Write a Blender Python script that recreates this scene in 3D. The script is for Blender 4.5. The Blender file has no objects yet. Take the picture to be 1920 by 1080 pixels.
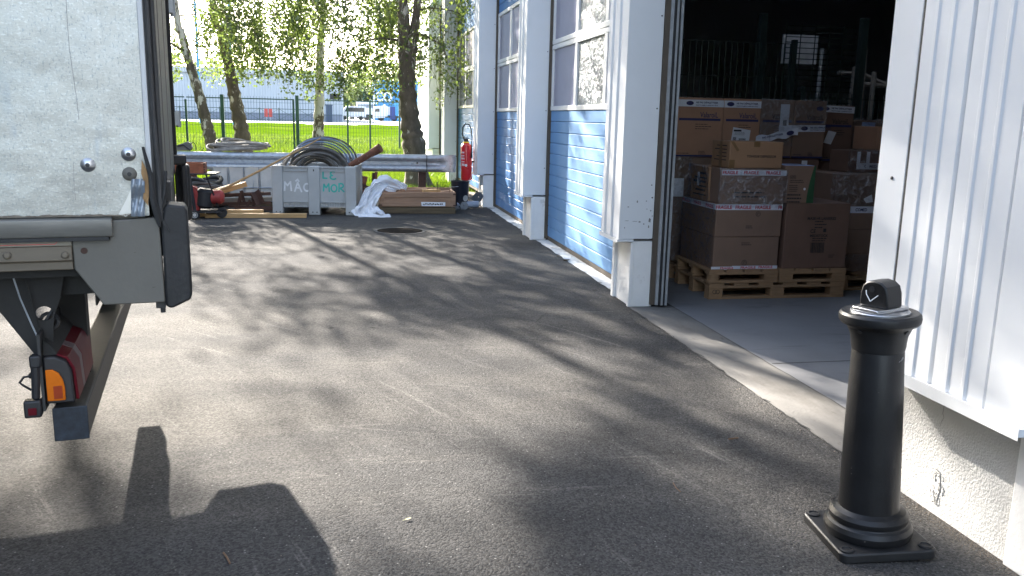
import bpy, math, random
import numpy as np
from mathutils import Vector, Matrix
random.seed(7); rng = np.random.default_rng(11)
S = bpy.context.scene
COL = S.collection
PI = math.pi
def rad(d): return math.radians(d)

# ------------------------------------------------------------------ camera
YAW, PITCH, ROLL, FPX, CAMH = 0.191537841, 0.197193325, -0.0223568, 1592.46, 1.5
_f = Vector((math.sin(YAW)*math.cos(PITCH), math.cos(YAW)*math.cos(PITCH), -math.sin(PITCH)))
_r0 = Vector((math.cos(YAW), -math.sin(YAW), 0)); _d0 = _f.cross(_r0)
CR = _r0*math.cos(ROLL) + _d0*math.sin(ROLL)
CD = -_r0*math.sin(ROLL) + _d0*math.cos(ROLL)
CF = _f
CP = Vector((0, 0, CAMH))
cam = bpy.data.cameras.new('camera'); camo = bpy.data.objects.new('camera', cam); COL.objects.link(camo)
cam.sensor_width = 36; cam.lens = FPX/1920*36; cam.clip_end = 3000; cam.clip_start = 0.05
camo.matrix_world = Matrix(((CR.x, -CD.x, -CF.x, 0), (CR.y, -CD.y, -CF.y, 0), (CR.z, -CD.z, -CF.z, CAMH), (0, 0, 0, 1)))
S.camera = camo
def ray(px, py): return CR*((px-960)/FPX) + CD*((py-540)/FPX) + CF
def at(px, py, ax, v):                      # surveying helper: where the sight line meets the plane axis=v
    d = ray(px, py); return CP + d*((v-CP[ax])/d[ax])
def G(px, py, z=0.0): return at(px, py, 2, z)

# ------------------------------------------------------------------ light
SUN_EL, SUN_AZ = rad(26.0), rad(-19.3)       # azimuth measured from +Y towards +X
SUND = Vector((math.sin(SUN_AZ)*math.cos(SUN_EL), math.cos(SUN_AZ)*math.cos(SUN_EL), math.sin(SUN_EL)))
w = bpy.data.worlds.new('World'); S.world = w; w.use_nodes = True
nt = w.node_tree; nt.nodes.clear()
sky = nt.nodes.new('ShaderNodeTexSky'); sky.sky_type = 'NISHITA'; sky.sun_disc = False
sky.sun_elevation = SUN_EL; sky.sun_rotation = SUN_AZ; sky.air_density = 1.0; sky.dust_density = 1.8; sky.ozone_density = 1.0
bg = nt.nodes.new('ShaderNodeBackground'); bg.inputs[1].default_value = 0.125
out = nt.nodes.new('ShaderNodeOutputWorld')
hs = nt.nodes.new('ShaderNodeHueSaturation'); hs.inputs['Saturation'].default_value = 0.74
nt.links.new(sky.outputs[0], hs.inputs['Color']); nt.links.new(hs.outputs[0], bg.inputs[0]); nt.links.new(bg.outputs[0], out.inputs[0])
sl = bpy.data.lights.new('sun', 'SUN'); sl.energy = 4.5; sl.angle = rad(0.53); sl.color = (1.0, 0.93, 0.84)
so = bpy.data.objects.new('sun', sl); COL.objects.link(so); so.rotation_euler = (-SUND).to_track_quat('-Z', 'Y').to_euler()
S.view_settings.view_transform = 'Standard'; S.view_settings.look = 'None'
S.view_settings.exposure = 2.9; S.view_settings.gamma = 1.0
S.cycles.max_bounces = 8; S.cycles.transparent_max_bounces = 12; S.cycles.use_denoising = True
S.cycles.sample_clamp_indirect = 6

# ------------------------------------------------------------------ materials
MATS = {}
def nodes_of(m): return m.node_tree.nodes, m.node_tree.links
def mat(name, col, rough=0.6, metal=0.0, var=0.15, scale=6.0, bump=0.0, bscale=80.0, spec=0.5, coat=0.0, stretch=(1,1,1), rvar=0.1, col2=None, trans=0.0, alpha=1.0):
    m = bpy.data.materials.new(name); m.use_nodes = True; n, l = nodes_of(m)
    p = n['Principled BSDF']
    tc = n.new('ShaderNodeTexCoord'); mp = n.new('ShaderNodeMapping'); mp.inputs['Scale'].default_value = stretch
    l.new(tc.outputs['Object'], mp.inputs[0])
    nz = n.new('ShaderNodeTexNoise'); nz.inputs['Scale'].default_value = scale; nz.inputs['Detail'].default_value = 6; nz.inputs['Roughness'].default_value = 0.65
    l.new(mp.outputs[0], nz.inputs['Vector'])
    cr = n.new('ShaderNodeValToRGB'); e = cr.color_ramp.elements
    a = [c*(1-var) for c in col]; b = list(col2) if col2 else [min(1, c*(1+var)) for c in col]
    e[0].position, e[1].position = 0.32, 0.68; e[0].color = (*a, 1); e[1].color = (*b, 1)
    l.new(nz.outputs['Fac'], cr.inputs[0]); l.new(cr.outputs[0], p.inputs['Base Color'])
    p.inputs['Metallic'].default_value = metal; p.inputs['Specular IOR Level'].default_value = spec
    p.inputs['Coat Weight'].default_value = coat
    p.inputs['Transmission Weight'].default_value = trans; p.inputs['Alpha'].default_value = alpha
    mr = n.new('ShaderNodeMapRange'); mr.inputs['To Min'].default_value = max(0.02, rough-rvar); mr.inputs['To Max'].default_value = min(1, rough+rvar)
    l.new(nz.outputs['Fac'], mr.inputs['Value']); l.new(mr.outputs[0], p.inputs['Roughness'])
    if bump > 0:
        n2 = n.new('ShaderNodeTexNoise'); n2.inputs['Scale'].default_value = bscale; n2.inputs['Detail'].default_value = 4
        l.new(mp.outputs[0], n2.inputs['Vector'])
        bp = n.new('ShaderNodeBump'); bp.inputs['Strength'].default_value = bump; bp.inputs['Distance'].default_value = 0.01
        l.new(n2.outputs['Fac'], bp.inputs['Height']); l.new(bp.outputs[0], p.inputs['Normal'])
    MATS[name] = m; return m
def mixcol(m, fac_socket, col):
    """lay another colour over the material's base where fac=1"""
    n, l = nodes_of(m); p = n['Principled BSDF']
    src = p.inputs['Base Color'].links[0].from_socket
    mx = n.new('ShaderNodeMix'); mx.data_type = 'RGBA'
    l.new(fac_socket, mx.inputs[0]); l.new(src, mx.inputs[6]); mx.inputs[7].default_value = (*col, 1)
    l.new(mx.outputs[2], p.inputs['Base Color']); return mx
def noise_mask(m, scale, lo, hi, stretch=(1,1,1), detail=5, rot=0, rough=0.6):
    n, l = nodes_of(m)
    tc = n.new('ShaderNodeTexCoord'); mp = n.new('ShaderNodeMapping'); mp.inputs['Scale'].default_value = stretch; mp.inputs['Rotation'].default_value = (0, 0, rot)
    l.new(tc.outputs['Object'], mp.inputs[0])
    nz = n.new('ShaderNodeTexNoise'); nz.inputs['Scale'].default_value = scale; nz.inputs['Detail'].default_value = detail; nz.inputs['Roughness'].default_value = rough
    l.new(mp.outputs[0], nz.inputs['Vector'])
    mr = n.new('ShaderNodeMapRange'); mr.interpolation_type = 'SMOOTHSTEP'
    mr.inputs['From Min'].default_value = lo; mr.inputs['From Max'].default_value = hi
    l.new(nz.outputs['Fac'], mr.inputs['Value']); return mr.outputs[0]

# ------------------------------------------------------------------ mesh builder
class MB:
    def __init__(s): s.v = []; s.f = []
    def add(s, vs, fs, M=None):
        k = len(s.v)
        s.v += [tuple(M @ Vector(p)) if M else tuple(p) for p in vs]
        s.f += [tuple(i+k for i in f) for f in fs]; return s
    def box(s, x0, x1, y0, y1, z0, z1, M=None):
        vs = [(x0,y0,z0),(x1,y0,z0),(x1,y1,z0),(x0,y1,z0),(x0,y0,z1),(x1,y0,z1),(x1,y1,z1),(x0,y1,z1)]
        return s.add(vs, [(0,3,2,1),(4,5,6,7),(0,1,5,4),(1,2,6,5),(2,3,7,6),(3,0,4,7)], M)
    def prism(s, poly, d, axis='y', M=None):
        """poly of (a,b); axis y: (x,z) pushed from d[0] to d[1] in y; z: (x,y); x: (y,z)"""
        n = len(poly); area = sum(poly[i][0]*poly[(i+1)%n][1]-poly[(i+1)%n][0]*poly[i][1] for i in range(n))
        if area < 0: poly = poly[::-1]
        mk = {'y': lambda p, t: (p[0], t, p[1]), 'z': lambda p, t: (p[0], p[1], t), 'x': lambda p, t: (t, p[0], p[1])}[axis]
        vs = [mk(p, d[0]) for p in poly] + [mk(p, d[1]) for p in poly]
        a, b = tuple(range(n)), tuple(range(n, 2*n))
        if axis == 'y': fs = [a, b[::-1]] + [(i, i+n, (i+1)%n+n, (i+1)%n) for i in range(n)]
        else: fs = [a[::-1], b] + [(i, (i+1)%n, (i+1)%n+n, i+n) for i in range(n)]
        return s.add(vs, fs, M)
    def tube(s, pts, r, seg=8, M=None, cap=True, closed=False):
        pts = [Vector(p) for p in pts]; n = len(pts)
        rs = r if isinstance(r, (list, tuple)) else [r]*n
        vs = []; up = None
        for i, p in enumerate(pts):
            if closed: t = pts[(i+1)%n]-pts[i-1]
            else: t = pts[min(i+1, n-1)]-pts[max(i-1, 0)]
            t.normalize()
            if up is None: up = t.orthogonal().normalized()
            up = (up - t*up.dot(t))
            if up.length < 1e-6: up = t.orthogonal()
            up.normalize(); q = t.cross(up)
            for k in range(seg):
                a = 2*PI*k/seg; vs.append(tuple(p + (up*math.cos(a)+q*math.sin(a))*rs[i]))
        fs = []
        for i in range(n if closed else n-1):
            j = (i+1) % n
            for k in range(seg): fs.append((i*seg+k, i*seg+(k+1)%seg, j*seg+(k+1)%seg, j*seg+k))
        if cap and not closed: fs += [tuple(range(seg))[::-1], tuple(range((n-1)*seg, n*seg))]
        return s.add(vs, fs, M)
    def lathe(s, prof, seg=32, M=None):
        vs = []; fs = []; n = len(prof)
        for r, z in prof:
            for k in range(seg): a = 2*PI*k/seg; vs.append((r*math.cos(a), r*math.sin(a), z))
        for i in range(n-1):
            for k in range(seg): fs.append((i*seg+k, i*seg+(k+1)%seg, (i+1)*seg+(k+1)%seg, (i+1)*seg+k))
        if prof[0][0] > 1e-4: fs.append(tuple(range(seg))[::-1])
        if prof[-1][0] > 1e-4: fs.append(tuple(range((n-1)*seg, n*seg)))
        return s.add(vs, fs, M)
    def grid(s, fn, nu, nv, M=None):
        vs = [fn(i/nu, j/nv) for j in range(nv+1) for i in range(nu+1)]
        fs = [(j*(nu+1)+i, j*(nu+1)+i+1, (j+1)*(nu+1)+i+1, (j+1)*(nu+1)+i) for j in range(nv) for i in range(nu)]
        return s.add(vs, fs, M)
    def text(s, body, org, xd, yd, h, width=None, bold=0.0, depth=0.0, slant=0):
        cu = bpy.data.curves.new('t', 'FONT'); cu.body = body; cu.size = 1; cu.offset = bold; cu.resolution_u = 3; cu.shear = slant
        ob = bpy.data.objects.new('t', cu); me = bpy.data.meshes.new_from_object(ob)
        vs = [Vector(v.co) for v in me.vertices]; fs = [tuple(p.vertices) for p in me.polygons]
        bpy.data.objects.remove(ob); bpy.data.curves.remove(cu); bpy.data.meshes.remove(me)
        if not vs: return s
        x0, x1 = min(v.x for v in vs), max(v.x for v in vs); y0, y1 = min(v.y for v in vs), max(v.y for v in vs)
        sy = h/(y1-y0); sx = (width/(x1-x0)) if width else sy
        xd, yd, org = Vector(xd), Vector(yd), Vector(org)
        return s.add([org + xd*((v.x-(x0+x1)/2)*sx) + yd*((v.y-(y0+y1)/2)*sy) for v in vs], fs)

def mesh_obj(name, me, m, parent=None, loc=None, rot=None, bevel=0.0, smooth=True, angle=35):
    if m is not None: me.materials.append(m)
    if smooth:
        me.polygons.foreach_set('use_smooth', [True]*len(me.polygons)); me.set_sharp_from_angle(angle=rad(angle))
    o = bpy.data.objects.new(name, me); COL.objects.link(o)
    if parent: o.parent = parent
    if loc is not None: o.location = loc
    if rot is not None: o.rotation_euler = rot if isinstance(rot, (tuple, list)) else (0, 0, rot)
    if bevel > 0:
        b = o.modifiers.new('bevel', 'BEVEL'); b.width = bevel; b.segments = 2; b.limit_method = 'ANGLE'; b.angle_limit = rad(40)
    return o
def obj(name, mb, m, parent=None, **k):
    me = bpy.data.meshes.new(name); me.from_pydata(mb.v, [], mb.f); me.update(); return mesh_obj(name, me, m, parent, **k)
def tag(o, label=None, cat=None, group=None, kind=None):
    if label: o['label'] = label
    if cat: o['category'] = cat
    if group: o['group'] = group
    if kind: o['kind'] = kind
    return o
def thing(name, label, cat, loc=(0,0,0), rot=0, group=None):
    o = bpy.data.objects.new(name, None); COL.objects.link(o); o.empty_display_size = 0.1; o.location = loc
    o.rotation_euler = rot if isinstance(rot, (tuple, list)) else (0, 0, rot)
    return tag(o, label, cat, group)
def struct(name, mb, m, **k): o = obj(name, mb, m, **k); o['kind'] = 'structure'; return o
def TR(loc=(0,0,0), rot=(0,0,0), sc=(1,1,1)):
    from mathutils import Euler
    return Matrix.Translation(loc) @ Euler(rot).to_matrix().to_4x4() @ Matrix.Diagonal((*sc, 1))
def arc(c, r, a0, a1, n, plane='xz'):
    P = []
    for i in range(n+1):
        a = a0+(a1-a0)*i/n; x, y = r*math.cos(a), r*math.sin(a)
        P.append((c[0]+x, c[1], c[2]+y) if plane == 'xz' else (c[0]+x, c[1]+y, c[2]))
    return P
def copy_tree(o, parent=None):
    c = o.copy(); COL.objects.link(c)
    if parent: c.parent = parent
    for ch in list(o.children): copy_tree(ch, c)
    return c

# ------------------------------------------------------------------ material list
# asphalt: worn grey with grit, dusty drifts and pale scuffs
asph = mat('asphalt', (0.058, 0.057, 0.0565), 0.9, var=0.2, scale=1.3, bump=0.0, spec=0.08)
def asphalt_detail(m):
    n, l = nodes_of(m); p = n['Principled BSDF']
    mixcol(m, noise_mask(m, 0.42, 0.42, 0.66, (0.6, 1.5, 1), 7, rot=0.35), (0.105, 0.099, 0.091))      # dusty drifts
    mixcol(m, noise_mask(m, 1.1, 0.60, 0.74, (0.35, 3.5, 1), 7, rot=0.12, rough=0.75), (0.155, 0.148, 0.137))  # pale tyre scuffs
    mixcol(m, noise_mask(m, 0.9, 0.60, 0.72, (1, 1, 1), 4), (0.043, 0.0425, 0.042))                        # patched darker spots
    tc = n.new('ShaderNodeTexCoord')
    # curved scuffs left by turning lorries: noise run along arcs about two turning centres
    for (cx, cy, fs, lo, hi, col) in ((-7.0, 0.5, 9.0, 0.60, 0.72, (0.165, 0.158, 0.147)), (4.5, 16.0, 6.0, 0.62, 0.75, (0.150, 0.144, 0.135)), (-4.0, 9.0, 11.0, 0.64, 0.74, (0.040, 0.0395, 0.039))):
        sx = n.new('ShaderNodeVectorMath'); sx.operation = 'SUBTRACT'; sx.inputs[1].default_value = (cx, cy, 0); l.new(tc.outputs['Object'], sx.inputs[0])
        ln = n.new('ShaderNodeVectorMath'); ln.operation = 'LENGTH'; l.new(sx.outputs[0], ln.inputs[0])
        sp_ = n.new('ShaderNodeSeparateXYZ'); l.new(sx.outputs[0], sp_.inputs[0]); an = n.new('ShaderNodeMath'); an.operation = 'ARCTAN2'; l.new(sp_.outputs[1], an.inputs[0]); l.new(sp_.outputs[0], an.inputs[1])
        m1 = n.new('ShaderNodeMath'); m1.operation = 'MULTIPLY'; m1.inputs[1].default_value = fs; l.new(ln.outputs['Value'], m1.inputs[0])
        m2 = n.new('ShaderNodeMath'); m2.operation = 'MULTIPLY'; m2.inputs[1].default_value = 5.0; l.new(an.outputs[0], m2.inputs[0])
        cb = n.new('ShaderNodeCombineXYZ'); l.new(m1.outputs[0], cb.inputs[0]); l.new(m2.outputs[0], cb.inputs[1])
        nq = n.new('ShaderNodeTexNoise'); nq.inputs['Scale'].default_value = 1.0; nq.inputs['Detail'].default_value = 6; nq.inputs['Roughness'].default_value = 0.7; l.new(cb.outputs[0], nq.inputs['Vector'])
        mq = n.new('ShaderNodeMapRange'); mq.inputs['From Min'].default_value = lo; mq.inputs['From Max'].default_value = hi; mq.inputs['To Max'].default_value = 0.75; l.new(nq.outputs['Fac'], mq.inputs['Value'])
        mixcol(m, mq.outputs[0], col)
    mixcol(m, noise_mask(m, 2.6, 0.69, 0.74, (1, 1, 1), 3), (0.036, 0.035, 0.034))        # old oil drips
    vo = n.new('ShaderNodeTexVoronoi'); vo.inputs['Scale'].default_value = 130; l.new(tc.outputs['Object'], vo.inputs['Vector'])
    cr = n.new('ShaderNodeValToRGB'); cr.color_ramp.interpolation = 'LINEAR'
    cr.color_ramp.elements[0].color = (0.56, 0.56, 0.56, 1); cr.color_ramp.elements[1].color = (1.5, 1.49, 1.47, 1)
    sp = n.new('ShaderNodeSeparateColor'); l.new(vo.outputs['Color'], sp.inputs[0]); l.new(sp.outputs[0], cr.inputs[0])
    mx = n.new('ShaderNodeMix'); mx.data_type = 'RGBA'; mx.blend_type = 'MULTIPLY'; mx.inputs[0].default_value = 0.85
    l.new(p.inputs['Base Color'].links[0].from_socket, mx.inputs[6]); l.new(cr.outputs[0], mx.inputs[7])
    # a few bright mineral chips
    v2 = n.new('ShaderNodeTexVoronoi'); v2.inputs['Scale'].default_value = 60; l.new(tc.outputs['Object'], v2.inputs['Vector'])
    s2 = n.new('ShaderNodeSeparateColor'); l.new(v2.outputs['Color'], s2.inputs[0])
    g1 = n.new('ShaderNodeMath'); g1.operation = 'GREATER_THAN'; g1.inputs[1].default_value = 0.93; l.new(s2.outputs[1], g1.inputs[0])
    g2 = n.new('ShaderNodeMath'); g2.operation = 'LESS_THAN'; g2.inputs[1].default_value = 0.22; l.new(v2.outputs['Distance'], g2.inputs[0])
    g3 = n.new('ShaderNodeMath'); g3.operation = 'MULTIPLY'; l.new(g1.outputs[0], g3.inputs[0]); l.new(g2.outputs[0], g3.inputs[1])
    m3 = n.new('ShaderNodeMix'); m3.data_type = 'RGBA'; l.new(g3.outputs[0], m3.inputs[0]); l.new(mx.outputs[2], m3.inputs[6]); m3.inputs[7].default_value = (0.19, 0.187, 0.18, 1)
    l.new(m3.outputs[2], p.inputs['Base Color'])
    nz = n.new('ShaderNodeTexNoise'); nz.inputs['Scale'].default_value = 95; nz.inputs['Detail'].default_value = 5; nz.inputs['Roughness'].default_value = 0.7
    l.new(tc.outputs['Object'], nz.inputs['Vector'])
    ad = n.new('ShaderNodeMath'); ad.operation = 'SUBTRACT'; l.new(nz.outputs['Fac'], ad.inputs[0])
    ml = n.new('ShaderNodeMath'); ml.operation = 'MULTIPLY'; ml.inputs[1].default_value = 0.8; l.new(vo.outputs['Distance'], ml.inputs[0]); l.new(ml.outputs[0], ad.inputs[1])
    bp = n.new('ShaderNodeBump'); bp.inputs['Strength'].default_value = 0.75; bp.inputs['Distance'].default_value = 0.008
    l.new(ad.outputs[0], bp.inputs['Height']); l.new(bp.outputs[0], p.inputs['Normal'])
asphalt_detail(asph)
conc = mat('concrete_apron', (0.150, 0.143, 0.132), 0.85, var=0.22, scale=2.5, bump=0.25, bscale=60)
mixcol(conc, noise_mask(conc, 1.6, 0.52, 0.70, (1.2, 0.4, 1), 7), (0.098, 0.089, 0.078))
mixcol(conc, noise_mask(conc, 9, 0.62, 0.72, (1, 0.6, 1), 7), (0.09, 0.082, 0.072))
floorm = mat('warehouse_floor_concrete', (0.205, 0.208, 0.215), 0.55, var=0.15, scale=1.2, bump=0.1, bscale=30)
mixcol(floorm, noise_mask(floorm, 3.0, 0.60, 0.70, (0.25, 3, 1), 6, rot=0.5), (0.11, 0.11, 0.115))
mixcol(floorm, noise_mask(floorm, 2.2, 0.55, 0.75, (1, 1.5, 1), 7), (0.145, 0.148, 0.155))
whitestrip = mat('worn_white_painted_concrete', (0.62, 0.61, 0.58), 0.8, var=0.2, scale=8, bump=0.3, bscale=40)
mixcol(whitestrip, noise_mask(whitestrip, 5, 0.55, 0.66, (1, 1, 1), 7), (0.25, 0.24, 0.22))
clad = mat('white_coated_steel', (0.745, 0.76, 0.775), 0.55, var=0.03, scale=1.5, spec=0.15, coat=0.0, rvar=0.08)
mixcol(clad, noise_mask(clad, 1.2, 0.60, 0.85, (3, 3, 0.25), 6), (0.60, 0.60, 0.58))
render_w = mat('white_render', (0.55, 0.545, 0.53), 0.9, var=0.05, scale=4, bump=0.45, bscale=120)
mixcol(render_w, noise_mask(render_w, 2.5, 0.60, 0.80, (1, 1, 1.2), 7), (0.56, 0.54, 0.50))
plinth_m = mat('white_painted_plinth', (0.84, 0.83, 0.81), 0.75, var=0.05, scale=5, bump=0.15, bscale=50)
mixcol(plinth_m, noise_mask(plinth_m, 5, 0.62, 0.75, (1, 1, 1), 7), (0.50, 0.48, 0.44))
blue = mat('blue_door_steel', (0.095, 0.225, 0.46), 0.5, var=0.05, scale=2, spec=0.15)
blue_faded = mat('faded_blue_door_steel', (0.170, 0.325, 0.555), 0.65, var=0.05, scale=2, spec=0.15)
winframe = mat('white_window_frame', (0.78, 0.78, 0.77), 0.45, var=0.03)
pane_m = mat('milky_acrylic_pane', (0.28, 0.28, 0.36), 0.12, var=0.06, scale=1.5, spec=0.5)
def foil():
    m = mat('crinkled_film_pane', (0.30, 0.32, 0.325), 0.2, var=0.35, scale=9, spec=0.6, metal=0.15)
    n, l = nodes_of(m); p = n['Principled BSDF']; tc = n.new('ShaderNodeTexCoord')
    nz = n.new('ShaderNodeTexNoise'); nz.inputs['Scale'].default_value = 13; nz.inputs['Detail'].default_value = 5; nz.inputs['Distortion'].default_value = 1.4
    l.new(tc.outputs['Object'], nz.inputs['Vector']); bp = n.new('ShaderNodeBump'); bp.inputs['Strength'].default_value = 0.9; bp.inputs['Distance'].default_value = 0.05
    l.new(nz.outputs['Fac'], bp.inputs['Height']); l.new(bp.outputs[0], p.inputs['Normal']); return m
film_pane = foil()
rubber = mat('black_rubber', (0.020, 0.020, 0.021), 0.62, var=0.3, scale=8, bump=0.2, bscale=60)
mixcol(rubber, noise_mask(rubber, 6, 0.60, 0.75, (1, 1, 0.4), 7), (0.055, 0.053, 0.050))
seal = mat('brown_rubber_seal', (0.10, 0.080, 0.060), 0.7)
darksteel = mat('dark_steel', (0.035, 0.034, 0.034), 0.6, metal=0.0, var=0.35, scale=7, bump=0.2, bscale=40)
track = mat('galvanised_track', (0.42, 0.44, 0.46), 0.42, metal=0.35, var=0.2, scale=9)
galv = mat('galvanised_steel', (0.40, 0.43, 0.47), 0.50, metal=0.55, var=0.18, scale=9, bump=0.08, bscale=25)
mixcol(galv, noise_mask(galv, 14, 0.50, 0.62, (1, 1, 1), 5), (0.32, 0.34, 0.37))
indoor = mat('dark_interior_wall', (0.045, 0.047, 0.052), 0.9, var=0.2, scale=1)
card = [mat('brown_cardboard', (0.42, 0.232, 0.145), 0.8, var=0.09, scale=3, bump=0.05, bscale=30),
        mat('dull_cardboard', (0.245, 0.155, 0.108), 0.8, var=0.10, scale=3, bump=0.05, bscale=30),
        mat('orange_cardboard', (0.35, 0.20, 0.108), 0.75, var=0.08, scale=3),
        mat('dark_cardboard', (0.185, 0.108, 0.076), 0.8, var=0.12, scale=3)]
ink = mat('black_ink', (0.03, 0.026, 0.025), 0.7); inkblue = mat('dark_blue_ink', (0.035, 0.035, 0.11), 0.6)
red_ink = mat('red_ink', (0.55, 0.03, 0.05), 0.6); tapew = mat('white_printed_tape', (0.72, 0.74, 0.80), 0.35, var=0.05)
labelm = mat('white_paper_label', (0.72, 0.73, 0.76), 0.6, var=0.04); greenp = mat('green_print', (0.03, 0.10, 0.04), 0.7)
lightblue = mat('pale_blue_print', (0.32, 0.44, 0.72), 0.6)
def wrapmat():
    m = bpy.data.materials.new('stretch_wrap_film'); m.use_nodes = True; n, l = nodes_of(m); n.clear()
    o = n.new('ShaderNodeOutputMaterial'); mx = n.new('ShaderNodeMixShader'); t = n.new('ShaderNodeBsdfTransparent'); t.inputs[0].default_value = (0.90, 0.91, 0.93, 1)
    g = n.new('ShaderNodeBsdfGlossy'); g.inputs['Roughness'].default_value = 0.22; g.inputs[0].default_value = (0.9, 0.92, 0.95, 1)
    tc = n.new('ShaderNodeTexCoord'); nz = n.new('ShaderNodeTexNoise'); nz.inputs['Scale'].default_value = 14; nz.inputs['Detail'].default_value = 6; nz.inputs['Distortion'].default_value = 2.0
    l.new(tc.outputs['Object'], nz.inputs['Vector']); bp = n.new('ShaderNodeBump'); bp.inputs['Strength'].default_value = 1.0; bp.inputs['Distance'].default_value = 0.04
    l.new(nz.outputs['Fac'], bp.inputs['Height']); l.new(bp.outputs[0], g.inputs['Normal'])
    mr = n.new('ShaderNodeMapRange'); mr.inputs['From Min'].default_value = 0.42; mr.inputs['From Max'].default_value = 0.68; mr.inputs['To Min'].default_value = 0.05; mr.inputs['To Max'].default_value = 0.42
    l.new(nz.outputs['Fac'], mr.inputs['Value']); l.new(mr.outputs[0], mx.inputs[0]); l.new(t.outputs[0], mx.inputs[1]); l.new(g.outputs[0], mx.inputs[2]); l.new(mx.outputs[0], o.inputs[0])
    return m
wrap = wrapmat()
palletwood = mat('pallet_wood', (0.33, 0.20, 0.105), 0.85, var=0.2, scale=5, stretch=(1, 6, 6), bump=0.15, bscale=30)
wood_new = mat('fresh_pine', (0.46, 0.29, 0.13), 0.75, var=0.18, scale=4, stretch=(0.6, 7, 7), bump=0.1, bscale=30)
wood_crate = mat('weathered_brown_board', (0.32, 0.195, 0.125), 0.85, var=0.28, scale=4, stretch=(0.6, 6, 6), bump=0.15, bscale=30)
wood_dark = mat('mossy_dark_board', (0.115, 0.085, 0.05), 0.9, var=0.3, scale=5, stretch=(0.6, 6, 6), bump=0.15, bscale=30)
rust = mat('rusty_steel', (0.16, 0.068, 0.042), 0.85, var=0.35, scale=10, bump=0.2, bscale=60)
rust_dark = mat('dark_rusty_steel', (0.060, 0.032, 0.025), 0.85, var=0.35, scale=10, bump=0.2, bscale=60)
brick_red = mat('rusty_orange_paint', (0.27, 0.085, 0.04), 0.75, var=0.3, scale=10, bump=0.2, bscale=40)
plasgrey = mat('grey_plastic', (0.42, 0.435, 0.435), 0.55, var=0.08, scale=3, spec=0.4)
mixcol(plasgrey, noise_mask(plasgrey, 4, 0.60, 0.78, (1, 1, 0.5), 7), (0.26, 0.27, 0.27))
paintwhite = mat('white_brush_paint', (0.75, 0.77, 0.78), 0.6); paintteal = mat('teal_brush_paint', (0.05, 0.44, 0.36), 0.6)
blackhose = mat('dusty_black_hose', (0.105, 0.10, 0.092), 0.55, var=0.3, scale=8)
greyhose = mat('dirty_grey_hose', (0.25, 0.225, 0.195), 0.7, var=0.3, scale=12)
bluehose = mat('blue_grey_hose', (0.16, 0.22, 0.32), 0.6, var=0.2)
tarp = mat('white_woven_sack', (0.74, 0.76, 0.80), 0.55, var=0.05, scale=6, bump=0.35, bscale=14)
dirtywhite = mat('dirty_white_plastic', (0.56, 0.55, 0.52), 0.6, var=0.12, scale=4)
redpaint = mat('red_enamel', (0.52, 0.012, 0.02), 0.3, var=0.08, spec=0.5, coat=0.3)
redflat = mat('faded_red_paint', (0.55, 0.05, 0.05), 0.5, var=0.12)
yellow = mat('yellow_print', (0.72, 0.48, 0.03), 0.5); blackp = mat('black_plastic', (0.022, 0.022, 0.025), 0.45, var=0.2)
bollm = mat('black_cast_bollard', (0.013, 0.013, 0.014), 0.42, var=0.25, scale=9, spec=0.4, bump=0.05, bscale=120)
mixcol(bollm, noise_mask(bollm, 7, 0.60, 0.80, (1, 1, 0.35), 7), (0.028, 0.027, 0.026))
mixcol(bollm, noise_mask(bollm, 40, 0.72, 0.76, (1, 1, 1), 3), (0.12, 0.11, 0.10))
bollplate = mat('black_bollard_foot', (0.016, 0.016, 0.017), 0.5, var=0.25, scale=9, bump=0.1, bscale=60)
silver = mat('satin_silver', (0.55, 0.56, 0.58), 0.30, metal=1.0, var=0.08)
alu = mat('crinkled_aluminium_sheet', (0.44, 0.435, 0.405), 0.42, metal=0.5, var=0.10, scale=2.2, spec=0.5)
def alu_detail():
    n, l = nodes_of(alu); p = n['Principled BSDF']; tc = n.new('ShaderNodeTexCoord'); mp = n.new('ShaderNodeMapping'); mp.inputs['Scale'].default_value = (1, 1, 2.4); mp.inputs['Rotation'].default_value = (0, 0.5, 0)
    l.new(tc.outputs['Object'], mp.inputs[0]); nz = n.new('ShaderNodeTexNoise'); nz.inputs['Scale'].default_value = 95; nz.inputs['Detail'].default_value = 3; l.new(mp.outputs[0], nz.inputs['Vector'])
    n2 = n.new('ShaderNodeTexNoise'); n2.inputs['Scale'].default_value = 3.5; n2.inputs['Detail'].default_value = 3; l.new(tc.outputs['Object'], n2.inputs['Vector'])
    b1 = n.new('ShaderNodeBump'); b1.inputs['Strength'].default_value = 0.10; b1.inputs['Distance'].default_value = 0.006; l.new(nz.outputs['Fac'], b1.inputs['Height'])
    b2 = n.new('ShaderNodeBump'); b2.inputs['Strength'].default_value = 0.35; b2.inputs['Distance'].default_value = 0.05; l.new(n2.outputs['Fac'], b2.inputs['Height'])
    l.new(b2.outputs[0], b1.inputs['Normal']); l.new(b1.outputs[0], p.inputs['Normal'])
    mixcol(alu, noise_mask(alu, 5, 0.58, 0.74, (2.5, 2.5, 0.6), 6), (0.36, 0.39, 0.42))
    mixcol(alu, noise_mask(alu, 60, 0.52, 0.66, (1.6, 1, 2.6), 3, rough=0.5), (0.52, 0.525, 0.50))
    mixcol(alu, noise_mask(alu, 75, 0.55, 0.66, (2.4, 1, 1.2), 3, rough=0.5), (0.33, 0.35, 0.345))
alu_detail()
mixcol(alu, noise_mask(alu, 1.7, 0.50, 0.78, (1, 1, 0.8), 7), (0.31, 0.33, 0.325))
mixcol(alu, noise_mask(alu, 3.0, 0.57, 0.75, (3.5, 1, 0.35), 7), (0.29, 0.30, 0.285))
greyplate = mat('grey_primed_plate', (0.125, 0.118, 0.103), 0.6, var=0.10, scale=4, bump=0.05, bscale=60)
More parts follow.
